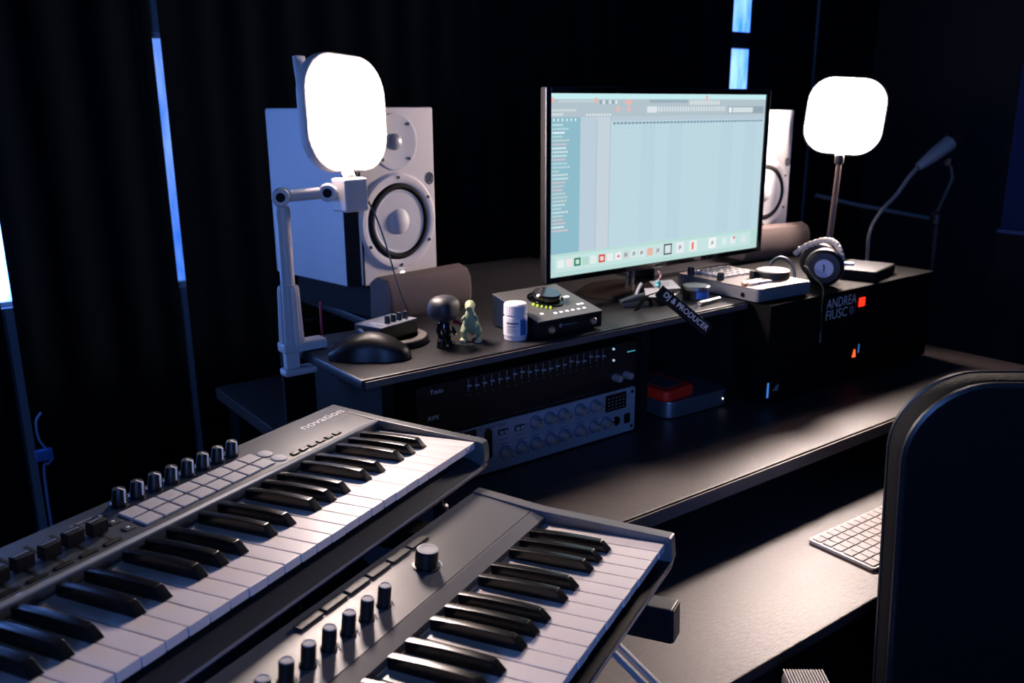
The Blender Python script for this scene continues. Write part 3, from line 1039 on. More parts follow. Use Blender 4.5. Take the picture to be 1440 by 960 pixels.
pt(0, 1, 0, 1, 'c0dae4', 0)
pt(0, 1, 0, 0.03, 'c4eef2')
pt(0, 1, 0.03, 0.125, 'b3c3cc')
pt(0, 0.118, 0.125, 0.87, '8fbccb')
pt(0.118, 0.186, 0.125, 0.87, 'bccddb')
pt(0.186, 0.242, 0.125, 0.87, 'c6d3dc')
pt(0.184, 0.187, 0.15, 0.87, 'aebfcc', 2)
pt(0.241, 0.2435, 0.125, 0.87, 'a5b9c6', 2)
pt(0.2435, 1, 0.125, 0.15, 'b9cad6')
pt(0, 1, 0.87, 1, 'b9dcd8')
pt(0.02, 0.96, 0.885, 0.975, 'c6e4e2', 2)
rnd = random.Random(3)
for i in range(46):
    u = 0.252 + i * 0.0161
    pt(u, u + 0.0125, 0.156, 0.168, '8299ac', 2)
for i in range(93):
    u = 0.2485 + i * 0.00805
    pt(u, u + 0.0011, 0.17, 0.865, 'b2cbd8', 2)
for i in range(28):
    v = 0.19 + i * 0.0242
    pt(0.2435, 1.0, v, v + 0.0015, 'b6cfdb', 2)
for i in (8, 9, 10, 11, 16, 17, 18, 19, 32, 33, 34, 35, 40, 41, 42, 43):
    u = 0.2485 + i * 0.0161
    pt(u + 0.002, u + 0.015, 0.17, 0.865, 'bad5e1', 1)
for i in range(29):
    v = 0.16 + i * 0.0205
    c = ['b9dbe0', 'd3e4e4', 'c9d4d0', 'e8f2f2', 'd8c4c8'][rnd.randrange(5)]
    if i == 2:
        c = 'f4fcff'
    n = rnd.randint(3, 6)
    u = 0.006
    pt(u, u + 0.004, v, v + 0.010, c, 2)
    u += 0.007
    for k in range(n):
        L = rnd.uniform(0.005, 0.011)
        pt(u, u + L, v + 0.001, v + 0.010, c, 2)
        u += L + 0.0015
for i in range(6):
    pt(0.010 + i * 0.017, 0.015 + i * 0.017, 0.132, 0.146, 'e8f6f6', 2)
# toolbar icons
for i in range(22):
    u = 0.03 + i * 0.0065
    pt(u, u + 0.0045, 0.036, 0.046, 'cdd9dc', 2)
for (u, v) in ((0.18, 0.037), (0.309, 0.046), (0.324, 0.046), (0.272, 0.085), (0.319, 0.085), (0.683, 0.022), (0.006, 0.036)):
    pt(u - 0.006, u + 0.006, v - 0.014, v + 0.012, 'f0b5ae', 3)
for i in range(6):
    pt(0.195 + i * 0.013, 0.203 + i * 0.013, 0.036, 0.056, ['8ea2ae', 'dfe8ea'][i % 2], 2)
for i in range(26):
    pt(0.45 + i * 0.0128, 0.458 + i * 0.0128, 0.072, 0.100, 'd4e0e4', 2)
for i in range(12):
    pt(0.60 + i * 0.0128, 0.609 + i * 0.0128, 0.036, 0.062, 'd9e2e4', 2)
pt(0.40, 0.445, 0.07, 0.105, 'dfe5ea', 3)
pt(0.41, 0.59, 0.030, 0.05, '9db0ba', 2)
pt(0.795, 0.99, 0.072, 0.115, '93a7b2', 2)
pt(0.80, 0.815, 0.078, 0.11, 'eef6f8', 3)
pt(0.82, 0.93, 0.078, 0.11, 'd4e0e4', 3)
for i in range(9):
    pt(0.14 + i * 0.012, 0.147 + i * 0.012, 0.108, 0.120, 'dfe9ec', 2)
pt(0.0, 0.10, 0.082, 0.095, 'c9d6d8', 2)
pt(0.0, 0.05, 0.104, 0.116, 'd2dcdc', 2)
# dock icons
ic = [(0.043, 'e6f2f0'), (0.077, 'efe4e2'), (0.112, '1f7a58'), (0.146, 'b5d8cf'), (0.179, 'e0eee9'), (0.216, 'd8433d'), (0.252, 'e8eef0'), (0.289, 'eeeeee'), (0.323, 'cfd8d6'), (0.36, 'dfe9ea'),
      (0.396, 'dfe9ea'), (0.435, 'eab4a6'), (0.473, 'd5dedf'), (0.521, '1c2024'), (0.582, 'e9edf0'), (0.649, 'eef0ee'), (0.75, 'f3f6f8'), (0.814, 'd6eef0'), (0.861, 'e8eef0'), (0.92, 'd9e6ea')]
for i, (u, c) in enumerate(ic):
    s_ = 0.0135 + (0.006 if 12 < i < 17 else 0)
    pt(u - s_, u + s_, 0.928 - s_ * 1.72, 0.928 + s_ * 1.72, c, 3)
for u, c in ((0.112, 'c7e6d8'), (0.216, 'f0d8d4'), (0.521, 'd6e4ea')):
    s_ = 0.0075 + (0.007 if u > 0.5 else 0)
    pt(u - s_, u + s_, 0.928 - s_ * 1.72, 0.928 + s_ * 1.72, c, 4)
for u in (0.323, 0.36, 0.396, 0.473, 0.582, 0.75):
    pt(u - 0.006, u - 0.002, 0.915, 0.94, '5d6670', 4)
    pt(u + 0.001, u + 0.005, 0.915, 0.935, '5d6670', 4)
pt(0.641, 0.651, 0.905, 0.952, 'e0705c', 4)
pt(0.862, 0.872, 0.905, 0.92, 'e0605c', 4)
pt(0.284, 0.294, 0.922, 0.936, 'd86a60', 4)
bm = B()
lay_col = bm.loops.layers.float_color.new('tint')
for (u0, u1, v0, v1, c, la) in patches:
    y = YM - 0.0002 - la * 0.0002
    q = [(u0, v1), (u1, v1), (u1, v0), (u0, v0)]
    f_ = bm.faces.new([bm.verts.new(I @ Vector((SX0 + (SX1 - SX0) * a_, y, SZ1 - (SZ1 - SZ0) * b_))) for a_, b_ in q])
    for l_ in f_.loops:
        l_[lay_col] = (*c, 1)
sm = bpy.data.materials.new('screen_picture')
sm.use_nodes = True
nt = sm.node_tree
nt.nodes.clear()
at_ = nt.nodes.new('ShaderNodeAttribute'); at_.attribute_name = 'tint'
em = nt.nodes.new('ShaderNodeEmission'); em.inputs[1].default_value = 1.0
ou = nt.nodes.new('ShaderNodeOutputMaterial')
nt.links.new(at_.outputs['Color'], em.inputs[0]); nt.links.new(em.outputs[0], ou.inputs[0])
obj('screen', bm, sm, mo, smooth=False)
# stand
bm = B(); lathe(bm, [(0.118, 0), (0.12, 0.003), (0.112, 0.009), (0.06, 0.014), (0, 0.015)], 40, M=I @ T((1.322, 1.345, ZS + 0.0005)) @ Matrix.Diagonal((1, 0.85, 1, 1)))
obj('base', bm, mat('brown_gloss', '2b2422', 0.22), mo)
for x in (1.302, 1.320):
    bm = B(); tube(bm, [(x, 1.338, ZS + 0.012), (x + 0.012, 1.340, 1.10)], 0.0032, 10, M=I)
    obj('stand_bar', bm, M_CHROME, mo)
bm = B(); box(bm, 1.33, 1.395, 1.342, 1.365, ZS + 0.012, 1.20, 0.004, M=I)
obj('neck', bm, M_BLACK_GLOSS, mo)

# ---------------------------------------------------------------- things on the shelf, from the lamp end
# mouse
ms = thing('computer_mouse', 'black sculpted computer mouse at the shelf corner beside lamp clamp', 'mouse', T((0.622, 1.222, ZS)) @ RZ(-42))
bm = B()
nu, nv = 16, 12
vsx = []
for i in range(nu + 1):
    a_ = i / nu
    x = -0.064 + 0.128 * a_
    wd = 0.036 * (math.sin(math.pi * min(1, a_ * 0.86 + 0.12)) ** 0.45) * (1 - 0.12 * math.exp(-((a_ - 0.55) / 0.15) ** 2))
    ht = 0.008 + 0.034 * math.sin(math.pi * (a_ * 0.93 + 0.04)) ** 0.8
    ring = []
    for j in range(nv + 1):
        b_ = math.pi * j / nv
        ring.append(bm.verts.new((x, -wd * math.cos(b_), 0.001 + ht * max(0.0, math.sin(b_)) ** 0.65)))
    vsx.append(ring)
for a_, b_ in zip(vsx, vsx[1:]):
    for j in range(nv):
        bm.faces.new((a_[j], a_[j + 1], b_[j + 1], b_[j]))
    bm.faces.new((a_[0], b_[0], b_[nv], a_[nv]))
bm.faces.new(vsx[0]); bm.faces.new(list(reversed(vsx[-1])))
bmesh.ops.recalc_face_normals(bm, faces=bm.faces[:])
obj('shell', bm, M_BLACK, ms, angle=50)
bm = B(); lathe(bm, [(0.006, -0.003), (0.0085, -0.002), (0.0085, 0.002), (0.006, 0.003)], 18, M=T((-0.018, 0.004, 0.0375)) @ RX(90))
obj('scroll_wheel', bm, M_STEEL, ms)
bm = B(); box(bm, -0.055, 0.0, -0.0005, 0.0005, 0.0315, 0.034, M=RY(-12) @ T((0, 0.004, 0)))
obj('button_gap', bm, M_SLATE_D, ms, smooth=False)
# round puck with small mixer on it
pk = thing('round_coaster', 'round black puck with a grey rim top under the small mixer', 'coaster', T((0.698, 1.288, ZS)))
bm = B(); lathe(bm, [(0.060, 0), (0.062, 0.002), (0.062, 0.010), (0.060, 0.0115), (0, 0.0115)], 40)
obj('body', bm, M_BLACK, pk)
bm = B(); lathe(bm, [(0.060, 0.0116), (0.059, 0.0124), (0.045, 0.0124), (0.044, 0.0116)], 40)
obj('rim', bm, mat('grey_rim', '7c7674', 0.4), pk)
mx = thing('headphone_mixer', 'small black mixer box with four upright knobs on the round puck', 'mixer', T((0.690, 1.292, ZS + 0.0126)) @ RZ(18))
bm = B(); box(bm, -0.046, 0.046, -0.031, 0.031, 0, 0.024, 0.002)
obj('body', bm, M_BLACK, mx)
bm = B(); box(bm, -0.045, 0.045, -0.030, 0.030, 0.0242, 0.0252)
obj('top_plate', bm, M_SILVER, mx, smooth=False)
bm = B(); lathe(bm, [(0.0050, 0.0253), (0.0050, 0.026), (0.0046, 0.037), (0.004, 0.038), (0, 0.038)], 16)
k0 = obj('knob', bm, M_BLACK, mx, T((-0.012, -0.014, 0)))
bm = B(); box(bm, -0.0005, 0.0005, -0.0042, 0.002, 0.0376, 0.0384)
p0 = obj('pointer', bm, M_PRINT, k0, Matrix.Identity(4))
for i in range(1, 4):
    inst(p0, inst(k0, mx, T((-0.012 + i * 0.0145, -0.014, 0))), Matrix.Identity(4))
bm = B(); tube(bm, [(-0.040, -0.016, 0.026), (-0.034, 0.0, 0.026), (-0.038, 0.016, 0.026)], 0.0012, 6, smooth_n=4); box(bm, -0.026, -0.022, -0.02, 0.014, 0.0253, 0.0257)
obj('printed_marks', bm, M_PRINT, mx)
# red cable at the shelf end
bm = B(); tube(bm, [(0.652, 1.435, 0.758), (0.648, 1.43, 0.85), (0.640, 1.428, 0.91), (0.632, 1.428, 0.97), (0.632, 1.43, 1.03)], 0.0022, 6, smooth_n=5)
tag(obj('red_cable', bm, mat('red_cable', 'c01838', 0.5)), 'thin red cable running down past the shelf end by the lamp clamp', 'cable')

# plain dark big-headed figurine and small green toy animal (plain stand-ins)
fg = thing('vinyl_figurine', 'small black big headed vinyl figurine with a plain face on the shelf', 'figurine', T((0.752, 1.205, ZS)) @ RZ(25))
bm = B(); t = bmesh.new(); bmesh.ops.create_icosphere(t, subdivisions=3, radius=1.0)
for v in t.verts:
    n_ = v.co.copy()
    v.co = Vector((math.copysign(abs(n_.x) ** 0.75, n_.x) * 0.0285, math.copysign(abs(n_.y) ** 0.8, n_.y) * 0.024, math.copysign(abs(n_.z) ** 0.8, n_.z) * 0.0225))
merge(bm, t, T((0, 0, 0.066)))
obj('head', bm, mat('matt_black_vinyl', '26282d', 0.5), fg)
bm = B()
lathe(bm, [(0.009, 0.018), (0.013, 0.026), (0.012, 0.04), (0.008, 0.047), (0, 0.047)], 16)
for s_ in (-1, 1):
    tube(bm, [(s_ * 0.007, 0, 0.022), (s_ * 0.010, 0, 0.012), (s_ * 0.011, 0, 0.005)], [0.007, 0.0065], 10)
    box(bm, s_ * 0.011 - 0.006, s_ * 0.011 + 0.006, -0.012, 0.006, 0, 0.007, 0.0025)
    tube(bm, [(s_ * 0.010, 0, 0.040), (s_ * 0.018, -0.001, 0.031), (s_ * 0.021, -0.006, 0.022), (s_ * 0.020, -0.010, 0.018)], [0.0055, 0.0035], 10)
obj('body', bm, M_BLACK_GLOSS, fg)
bm = B(); tube(bm, [(0.012, -0.0125, 0.043), (0.018, -0.0165, 0.040), (0.023, -0.019, 0.035)], [0.004, 0.003], 8)
obj('scarf', bm, mat('dull_red_vinyl', '8e1c22', 0.5), fg)
dn = thing('toy_lizard', 'small pale green toy reptile standing upright next to the black figurine', 'toy', T((0.806, 1.205, ZS)) @ RZ(-40))
bm = B()
tube(bm, [(0, 0.030, 0.008), (0, 0.020, 0.012), (0, 0.010, 0.022), (0, 0.0, 0.034), (0, -0.006, 0.046), (0, -0.006, 0.056), (0, -0.008, 0.062)], [0.002, 0.006, 0.0115, 0.0135, 0.0105, 0.0068, 0.0066], 14)
tube(bm, [(0, 0.001, 0.066), (0, -0.006, 0.066), (0, -0.016, 0.064), (0, -0.022, 0.062)], [0.006, 0.009, 0.0075, 0.005], 14)
for s_ in (-1, 1):
    tube(bm, [(s_ * 0.008, 0.004, 0.028), (s_ * 0.013, -0.002, 0.018), (s_ * 0.013, 0.003, 0.009), (s_ * 0.013, 0.001, 0.003)], [0.0075, 0.006, 0.0045, 0.0045], 10)
    tube(bm, [(s_ * 0.009, -0.008, 0.046), (s_ * 0.013, -0.014, 0.042), (s_ * 0.011, -0.019, 0.043)], [0.0035, 0.002], 8)
obj('body', bm, mat('pale_green_vinyl', '8f9c72', 0.55, vary=0.1, scale=120), dn)
for s_ in (-1, 1):
    bm = B(); box(bm, s_ * 0.013 - 0.006, s_ * 0.013 + 0.006, -0.012, 0.006, 0, 0.006, 0.0025)
    obj('foot', bm, mat('cream_vinyl', 'b4ab88', 0.55), dn)

# pill bottle
pb = thing('pill_bottle', 'white plastic pill bottle with a ribbed lid and blue striped label', 'bottle', T((0.877, 1.172, ZS)))
bm = B(); lathe(bm, [(0.0185, 0), (0.0200, 0.002), (0.0200, 0.008), (0.0212, 0.010), (0.0212, 0.040), (0.0195, 0.043), (0.0195, 0.045), (0, 0.045)], 36)
obj('body', bm, mat('bottle_white', 'cfcbd0', 0.35), pb)
bm = B()
t = bmesh.new(); N_ = 64; rings = []
for z, r in ((0.0455, 0.0205), (0.062, 0.0203), (0.0648, 0.0185)):
    rings.append([t.verts.new((r * (1 - 0.018 * (i % 2)) * math.cos(2 * math.pi * i / N_), r * (1 - 0.018 * (i % 2)) * math.sin(2 * math.pi * i / N_), z)) for i in range(N_)])
for a_, b_ in zip(rings, rings[1:]):
    for i in range(N_):
        t.faces.new((a_[i], a_[(i + 1) % N_], b_[(i + 1) % N_], b_[i]))
t.faces.new(rings[-1]); t.faces.new(list(reversed(rings[0])))
merge(bm, t)
obj('lid', bm, mat('bottle_lid', 'd6d2d4', 0.4), pb, smooth=False)


def wrap(name, s0, s1, z0, z1, r, m, curve=0.0):
    bm = B(); n_ = 14; va = []
    for i in range(n_ + 1):
        a_ = math.radians(s0 + (s1 - s0) * i / n_)
        va.append((bm.verts.new((r * math.cos(a_), r * math.sin(a_), z0)), bm.verts.new((r * math.cos(a_), r * math.sin(a_), z1))))
    for (a0_, a1_), (b0_, b1_) in zip(va, va[1:]):
        bm.faces.new((a0_, b0_, b1_, a1_))
    return obj(name, bm, m, pb)


wrap('label_sheet', 160, 330, 0.0105, 0.0395, 0.02135, mat('label_white', 'e0dde0', 0.6))
wrap('label_stripe', 256, 290, 0.011, 0.039, 0.02145, mat('label_blue', '1f62a8', 0.6))
for i, (z, h_, a0_, a1_) in enumerate(((0.0305, 0.0034, 188, 250), (0.0255, 0.0016, 190, 235), (0.0215, 0.0010, 190, 230), (0.0185, 0.0010, 190, 242), (0.0155, 0.0010, 190, 226))):
    for k in range(6):
        s_ = a0_ + (a1_ - a0_) * k / 6
        wrap('label_print', s_, s_ + (a1_ - a0_) / 6 * 0.8, z, z + h_, 0.02146, M_SLATE)

# desktop audio interface (wedge) turned slightly
ai = thing('audio_interface', 'dark grey wedge desktop audio interface with one big round knob', 'audio interface', T((0.972, 1.135, ZS)))
Wd, Dp = 0.147, 0.135
Yf, Zf, Zb = 0.0, 0.034, 0.062
bm = B(); yz_prism(bm, [(0.003, 0.003), (0, 0.006), (0.0, Zf - 0.002), (Dp, Zb - 0.002), (Dp, 0.003)], -Wd / 2, Wd / 2, 0.0008)
obj('case', bm, M_BLACK, ai)
sl_ = math.degrees(math.atan2(Zb - Zf, Dp))
TM = T((0, 0, Zf - 0.0018)) @ RX(sl_)
bm = B(); box(bm, -Wd / 2 - 0.001, Wd / 2 + 0.001, -0.001, Dp / math.cos(math.radians(sl_)), 0.0, 0.0022, 0.0008, 2)
obj('top_plate', bm, mat('gunmetal', '6a6a6a', 0.38, metal=0.4), ai, TM)
bm = B(); lathe(bm, [(0.036, 0.0024), (0.036, 0.004), (0.033, 0.0052), (0.031, 0.0052), (0.030, 0.0026)], 40)
obj('knob_ring', bm, M_BLACK_GLOSS, ai, TM @ T((0.005, 0.078, 0)))
bm = B(); lathe(bm, [(0.0265, 0.0026), (0.0265, 0.014), (0.025, 0.016), (0, 0.0165)], 36)
kn = obj('volume_knob', bm, M_BLACK_GLOSS, ai, TM @ T((0.005, 0.078, 0)))
bm = B(); lathe(bm, [(0.0245, 0.0166), (0.024, 0.0174), (0, 0.0178)], 36)
obj('knob_top', bm, mat('dark_mirror', '8a8c94', 0.12, metal=0.9), kn, Matrix.Identity(4))
for i in range(6):
    bm = B(); box(bm, -0.003, 0.003, -0.0025, 0.0025, 0.0024, 0.0032, 0.0006)
    obj('lit_button', bm, mat('lit_white', 'ffffff', 0.5, emit=(0.9, 0.95, 1), strength=0.8), ai, TM @ T((-0.020 + i * 0.0135, 0.020, 0)))
for x, y in ((-0.046, 0.026), (0.048, 0.038), (0.057, 0.038)):
    bm = B(); box(bm, -0.003, 0.003, -0.0025, 0.0025, 0.0024, 0.0032, 0.0006)
    obj('lit_button', bm, MATS['lit_white'], ai, TM @ T((x, y, 0)))
for i in range(5):
    a_ = math.radians(198 + i * 11)
    bm = B(); box(bm, -0.0025, 0.0025, -0.0012, 0.0012, 0.0024, 0.0055)
    obj('level_light', bm, mat('lime_led', 'a8c020', 0.4, emit=(0.55, 0.75, 0.05), strength=0.9), ai, TM @ T((0.005 + 0.042 * math.cos(a_), 0.078 + 0.042 * math.sin(a_), 0)) @ RZ(math.degrees(a_)), smooth=False)
bm = B(); box(bm, -0.006, 0.006, -0.003, 0.003, 0.0024, 0.0032)
obj('display', bm, mat('lit_white', 'ffffff', 0.5), ai, TM @ T((0.050, 0.075, 0)), smooth=False)
bm = B(); lathe(bm, [(0.0065, 0), (0.0065, 0.004), (0.005, 0.006), (0.003, 0.0062), (0.003, 0.003), (0, 0.003)], 18)
j0 = obj('jack_socket', bm, M_COPPER, ai, T((-0.045, 0, 0.016)) @ FRONT)
inst(j0, ai, T((0.052, 0, 0.018)) @ FRONT)
bm = B(); cyl(bm, 0.0035, 0, 0.0003, 16)
obj('logo_mark', bm, M_PRINT_DIM, ai, T((-0.024, -0.0002, 0.0205)) @ FRONT)
text('lettering', 'UNIVERSAL AUDIO', M_PRINT_DIM, ai, T((-0.018, -0.0004, 0.019)) @ FRONT, 0.032, 0.0028)

# clutter on the monitor foot and the shelf front
cd = thing('business_cards', 'fanned pair of pale printed cards lying on the monitor foot', 'cards', T((1.285, 1.215, ZS)))
bm = B(); box(bm, -0.022, 0.022, -0.016, 0.016, 0.0, 0.026, 0.001)
obj('card_holder', bm, M_BLACK, cd, T((-0.005, 0.0, 0)))
bm = B(); box(bm, -0.026, 0.026, -0.021, 0.021, 0, 0.0012, 0.0004)
c0 = obj('card', bm, mat('card_white', 'd4d0d2', 0.5), cd, T((0.020, 0.012, 0.034)) @ RZ(-20) @ RX(14))
inst(c0, cd, T((-0.030, -0.006, 0.027)) @ RZ(-38) @ RX(20) @ Matrix.Diagonal((0.7, 0.8, 1, 1)))
bm = B()
for i in range(3):
    box(bm, -0.012, 0.012 - i * 0.004, 0.006 - i * 0.007, 0.0072 - i * 0.007, 0.00125, 0.0014)
obj('printed_lines', bm, M_SLATE_D, c0, Matrix.Identity(4), smooth=False)
# folding clip, grey
cl = thing('cable_clip', 'small grey clip with two prongs resting on the monitor foot', 'clip', T((1.222, 1.232, ZS + 0.001)) @ RZ(-30))
bm = B(); tube(bm, [(-0.03, -0.01, 0.012), (0, 0, 0.018), (0.03, 0.012, 0.02)], [0.006, 0.009], 10, flat=0.6)
obj('body', bm, M_SLATE, cl)
bm = B(); tube(bm, [(0.005, 0.006, 0.02), (0.012, 0.010, 0.035), (0.018, 0.012, 0.044)], 0.003, 8)
obj('prong', bm, M_WHITE, cl)
bm = B(); box(bm, -0.025, 0.028, -0.014, 0.012, 0.0, 0.010, 0.002)
obj('foot', bm, M_SLATE_D, cl)
# lanyard strap with lettering
SP = Vector((1.195, 1.139, 1.026)); SQ = Vector((1.288, 1.09, 0.940))
dirv = (SQ - SP).normalized(); ln = (SQ - SP).length
vw = Vector((-0.62, -0.74, 0.25)).normalized()
nrm = (vw - dirv * vw.dot(dirv)).normalized()
side = nrm.cross(dirv)
LF = frame(SP, dirv, side, nrm)
ly = thing('lanyard', 'black strap lettered in white hanging over the shelf front edge', 'lanyard', LF)
bm = B(); box(bm, 0, ln, -0.0125, 0.0125, -0.0012, 0.0, 0.0004)
obj('strap', bm, M_BLACK_MATT, ly)
text('lettering', 'DJ & PRODUCER', M_PRINT, ly, T((0.014, -0.0066, 0.0004)), ln - 0.020, 0.0142)
bm = B(); tube(bm, [(1.195, 1.141, 1.022), (1.190, 1.165, 1.012), (1.188, 1.190, ZS + 0.004)], [0.010, 0.010], 10, M=LF.inverted(), flat=0.15)
obj('strap_tail', bm, M_BLACK_MATT, ly)
LC = LF.inverted() @ T((1.202, 1.150, 1.030))
bm = B(); tube(bm, [(0, 0, 0.0), (0.003, 0, 0.006), (0.0, 0, 0.012)], [0.006, 0.0085, 0.004], 10, smooth_n=3)
obj('charm', bm, mat('teal_glaze', '7fc7c4', 0.3), ly, LC)
bm = B(); tube(bm, [(0.0, 0, 0.012), (0.008, 0, 0.018), (0.008, 0, 0.024), (0.002, 0, 0.030)], 0.0018, 8, smooth_n=5)
obj('charm_cord', bm, mat('pink_cord', 'c99aa0', 0.6), ly, LC)
# round tin with blue label
tn = thing('round_tin', 'short round dark tin with a blue label beside the dj controller', 'tin', T((1.375, 1.205, ZS)))
bm = B(); lathe(bm, [(0.026, 0), (0.027, 0.001), (0.027, 0.021), (0, 0.021)], 32)
obj('body', bm, M_BLACK, tn)
bm = B(); lathe(bm, [(0.0282, 0.0215), (0.0282, 0.028), (0.027, 0.0292), (0, 0.0292)], 32)
obj('lid', bm, M_STEEL, tn)
bm = B()
for i in range(9):
    a0_ = math.radians(225 + i * 8)
    a1_ = math.radians(225 + (i + 1) * 8)
    bm.faces.new([bm.verts.new((0.0272 * math.cos(a_), 0.0272 * math.sin(a_), z)) for a_, z in ((a0_, 0.004), (a1_, 0.004), (a1_, 0.019), (a0_, 0.019))])
obj('label_band', bm, mat('tin_blue', '2a5fc0', 0.4), tn)
# flat pen-like stick on the front right corner of the shelf
bm = B(); tube(bm, [(1.325, 1.150, ZS + 0.0055), (1.395, 1.158, ZS + 0.0055)], [0.005, 0.0042], 10)
tag(obj('marker_pen', bm, M_STEEL), 'short grey marker pen lying behind the shelf front edge', 'pen')

# dj controller
dj = thing('dj_controller', 'small silver dj controller with pad grid and jog wheel overhanging the shelf', 'dj controller', T((1.527, 1.207, ZS)) @ RZ(-3))
w2, d2 = 0.085, 0.118
bm = B(); prism(bm, rrect(2 * w2, 2 * d2, 0.008), 0.001, 0.026, None, 0.003)
obj('case', bm, mat('grey_case', '6f7076', 0.4), dj)
bm = B(); prism(bm, rrect(2 * w2 - 0.004, 2 * d2 - 0.004, 0.007), 0.0262, 0.0285, None, 0.0008)
obj('top_plate', bm, mat('warm_grey', '857b79', 0.45, metal=0.2), dj)
bm = B(); box(bm, -0.0065, 0.0065, -0.0065, 0.0065, 0.0286, 0.034, 0.0015)
p0 = None
for i in range(6):
    for j in range(5):
        Mp = T((-0.045 + i * 0.0185, 0.015 + j * 0.019, 0))
        p0 = obj('pad', bm, mat('cream_pad', 'e2d9d5', 0.5), dj, Mp) if p0 is None else inst(p0, dj, Mp)
for i in range(4):
    for j in range(2):
        inst(p0, dj, T((-0.055 + i * 0.0165, -0.075 + j * 0.018, 0)))
jw = B(); lathe(jw, [(0.036, 0.0286), (0.0365, 0.030), (0.0365, 0.041), (0.035, 0.043), (0, 0.0435)], 40)
j0 = obj('jog_wheel', jw, M_BLACK, dj, T((0.045, -0.045, 0)))
bm = B(); lathe(bm, [(0.0355, 0.0436), (0.035, 0.046), (0.03, 0.0475), (0, 0.0475)], 40)
obj('jog_top', bm, mat('warm_silver', 'b9aeab', 0.4), j0, Matrix.Identity(4))
for x, y in ((-0.072, 0.085), (-0.068, 0.0), (0.005, -0.025)):
    bm = B(); lathe(bm, [(0.008, 0.0286), (0.0075, 0.043), (0.006, 0.045), (0, 0.045)], 18)
    obj('knob', bm, M_BLACK, dj, T((x, y, 0)))
bm = B(); cyl(bm, 0.005, 0, 0.002, 14)
obj('jack_socket', bm, M_BLACK_GLOSS, dj, T((-w2 - 0.0006, -0.08, 0.012)) @ RY(-90))
bm = B(); box(bm, -0.006, 0.006, -0.004, 0.004, 0.0286, 0.036, 0.001)
obj('toggle', bm, M_COPPER, dj, T((-0.077, -0.075, 0)))

# ---------------------------------------------------------------- case with lettering, right of the shelf
YC = 1.07
ec = thing('equipment_case', 'black equipment case with white lettering and red lights on desk', 'case', T((1.77, 1.24, ZD)))
I = T((-1.77, -1.24, -ZD))
bm = B(); box(bm, 1.452, 2.09, YC, 1.42, ZD + 0.004, 0.972, 0.004, M=I)
obj('body', bm, mat('case_black', '050607', 0.8, spec=0.15), ec)
for x in (1.50, 2.04):
    for y in (1.12, 1.37):
        bm = B(); cyl(bm, 0.012, ZD + 0.0002, ZD + 0.005, 12, M=I @ T((x, y, 0)))
        obj('foot', bm, M_RUBBER, ec)
fc = lambda x, z, d=0.0: I @ T((x, YC - d, z)) @ FRONT
text('lettering', 'ANDREA', M_PRINT, ec, fc(1.645, 0.9375, 0.0003), 0.112, 0.0215)
text('lettering', 'FIUSC', M_PRINT, ec, fc(1.645, 0.912, 0.0003), 0.080, 0.0215)
bm = B(); tube(bm, [(0.006 * math.cos(math.radians(a_)), 0.009 * math.sin(math.radians(a_)), 0.0003) for a_ in (200, 120, 60, 0, -60, -140)], 0.0016, 6)
obj('lettering_swirl', bm, M_PRINT_DIM, ec, fc(1.741, 0.922))
text('lettering', 'O', mat('violet_print', '4a4468', 0.6), ec, fc(1.747, 0.914, 0.0003), 0.012, 0.018)
bm = B(); box(bm, -0.011, 0.011, -0.0105, 0.0105, 0, 0.004, 0.002)
obj('power_lamp', bm, mat('red_lamp', 'ff2010', 0.3, emit=(1.0, 0.03, 0.01), strength=1.6), ec, fc(1.778, 0.9365))
bm = B(); prism(bm, [(-0.005, -0.008), (0.005, -0.008), (0.001, 0.010)], 0, 0.003)
obj('indicator', bm, mat('orange_lamp', 'ff5020', 0.3, emit=(1.0, 0.12, 0.03), strength=1.6), ec, fc(1.767, 0.817))
bm = B(); box(bm, -0.0012, 0.0012, -0.01, 0.01, 0, 0.002)
obj('indicator_bar', bm, mat('blue_lamp', '3070ff', 0.3, emit=(0.05, 0.2, 0.55), strength=0.6), ec, fc(1.785, 0.826), smooth=False)
bm = B(); box(bm, -0.0016, 0.0016, -0.016, 0.016, 0, 0.002)
obj('indicator_bar', bm, mat('blue_lamp2', '3070ff', 0.3, emit=(0.06, 0.28, 0.7), strength=0.8), ec, fc(1.4585, 0.790), smooth=False)
bm = B(); prism(bm, [(-0.010, -0.006), (0.008, -0.008), (0.008, 0.008), (0.0, 0.004)], 0, 0.001)
obj('emblem', bm, M_PRINT_DIM, ec, fc(1.486, 0.791), smooth=False)
# dark folder-like box on the case
bx = thing('slim_black_box', 'slim black box lying on the lettered case behind the headphones', 'box', T((1.90, 1.15, 0.972)) @ RZ(14))
bm = B(); box(bm, -0.075, 0.075, -0.055, 0.055, 0.0005, 0.022, 0.003)
obj('body', bm, M_BLACK_MATT, bx)
bm = B(); box(bm, -0.073, 0.073, -0.053, 0.053, 0.0221, 0.0235, 0.0005)
obj('lid', bm, M_SLATE_D, bx)

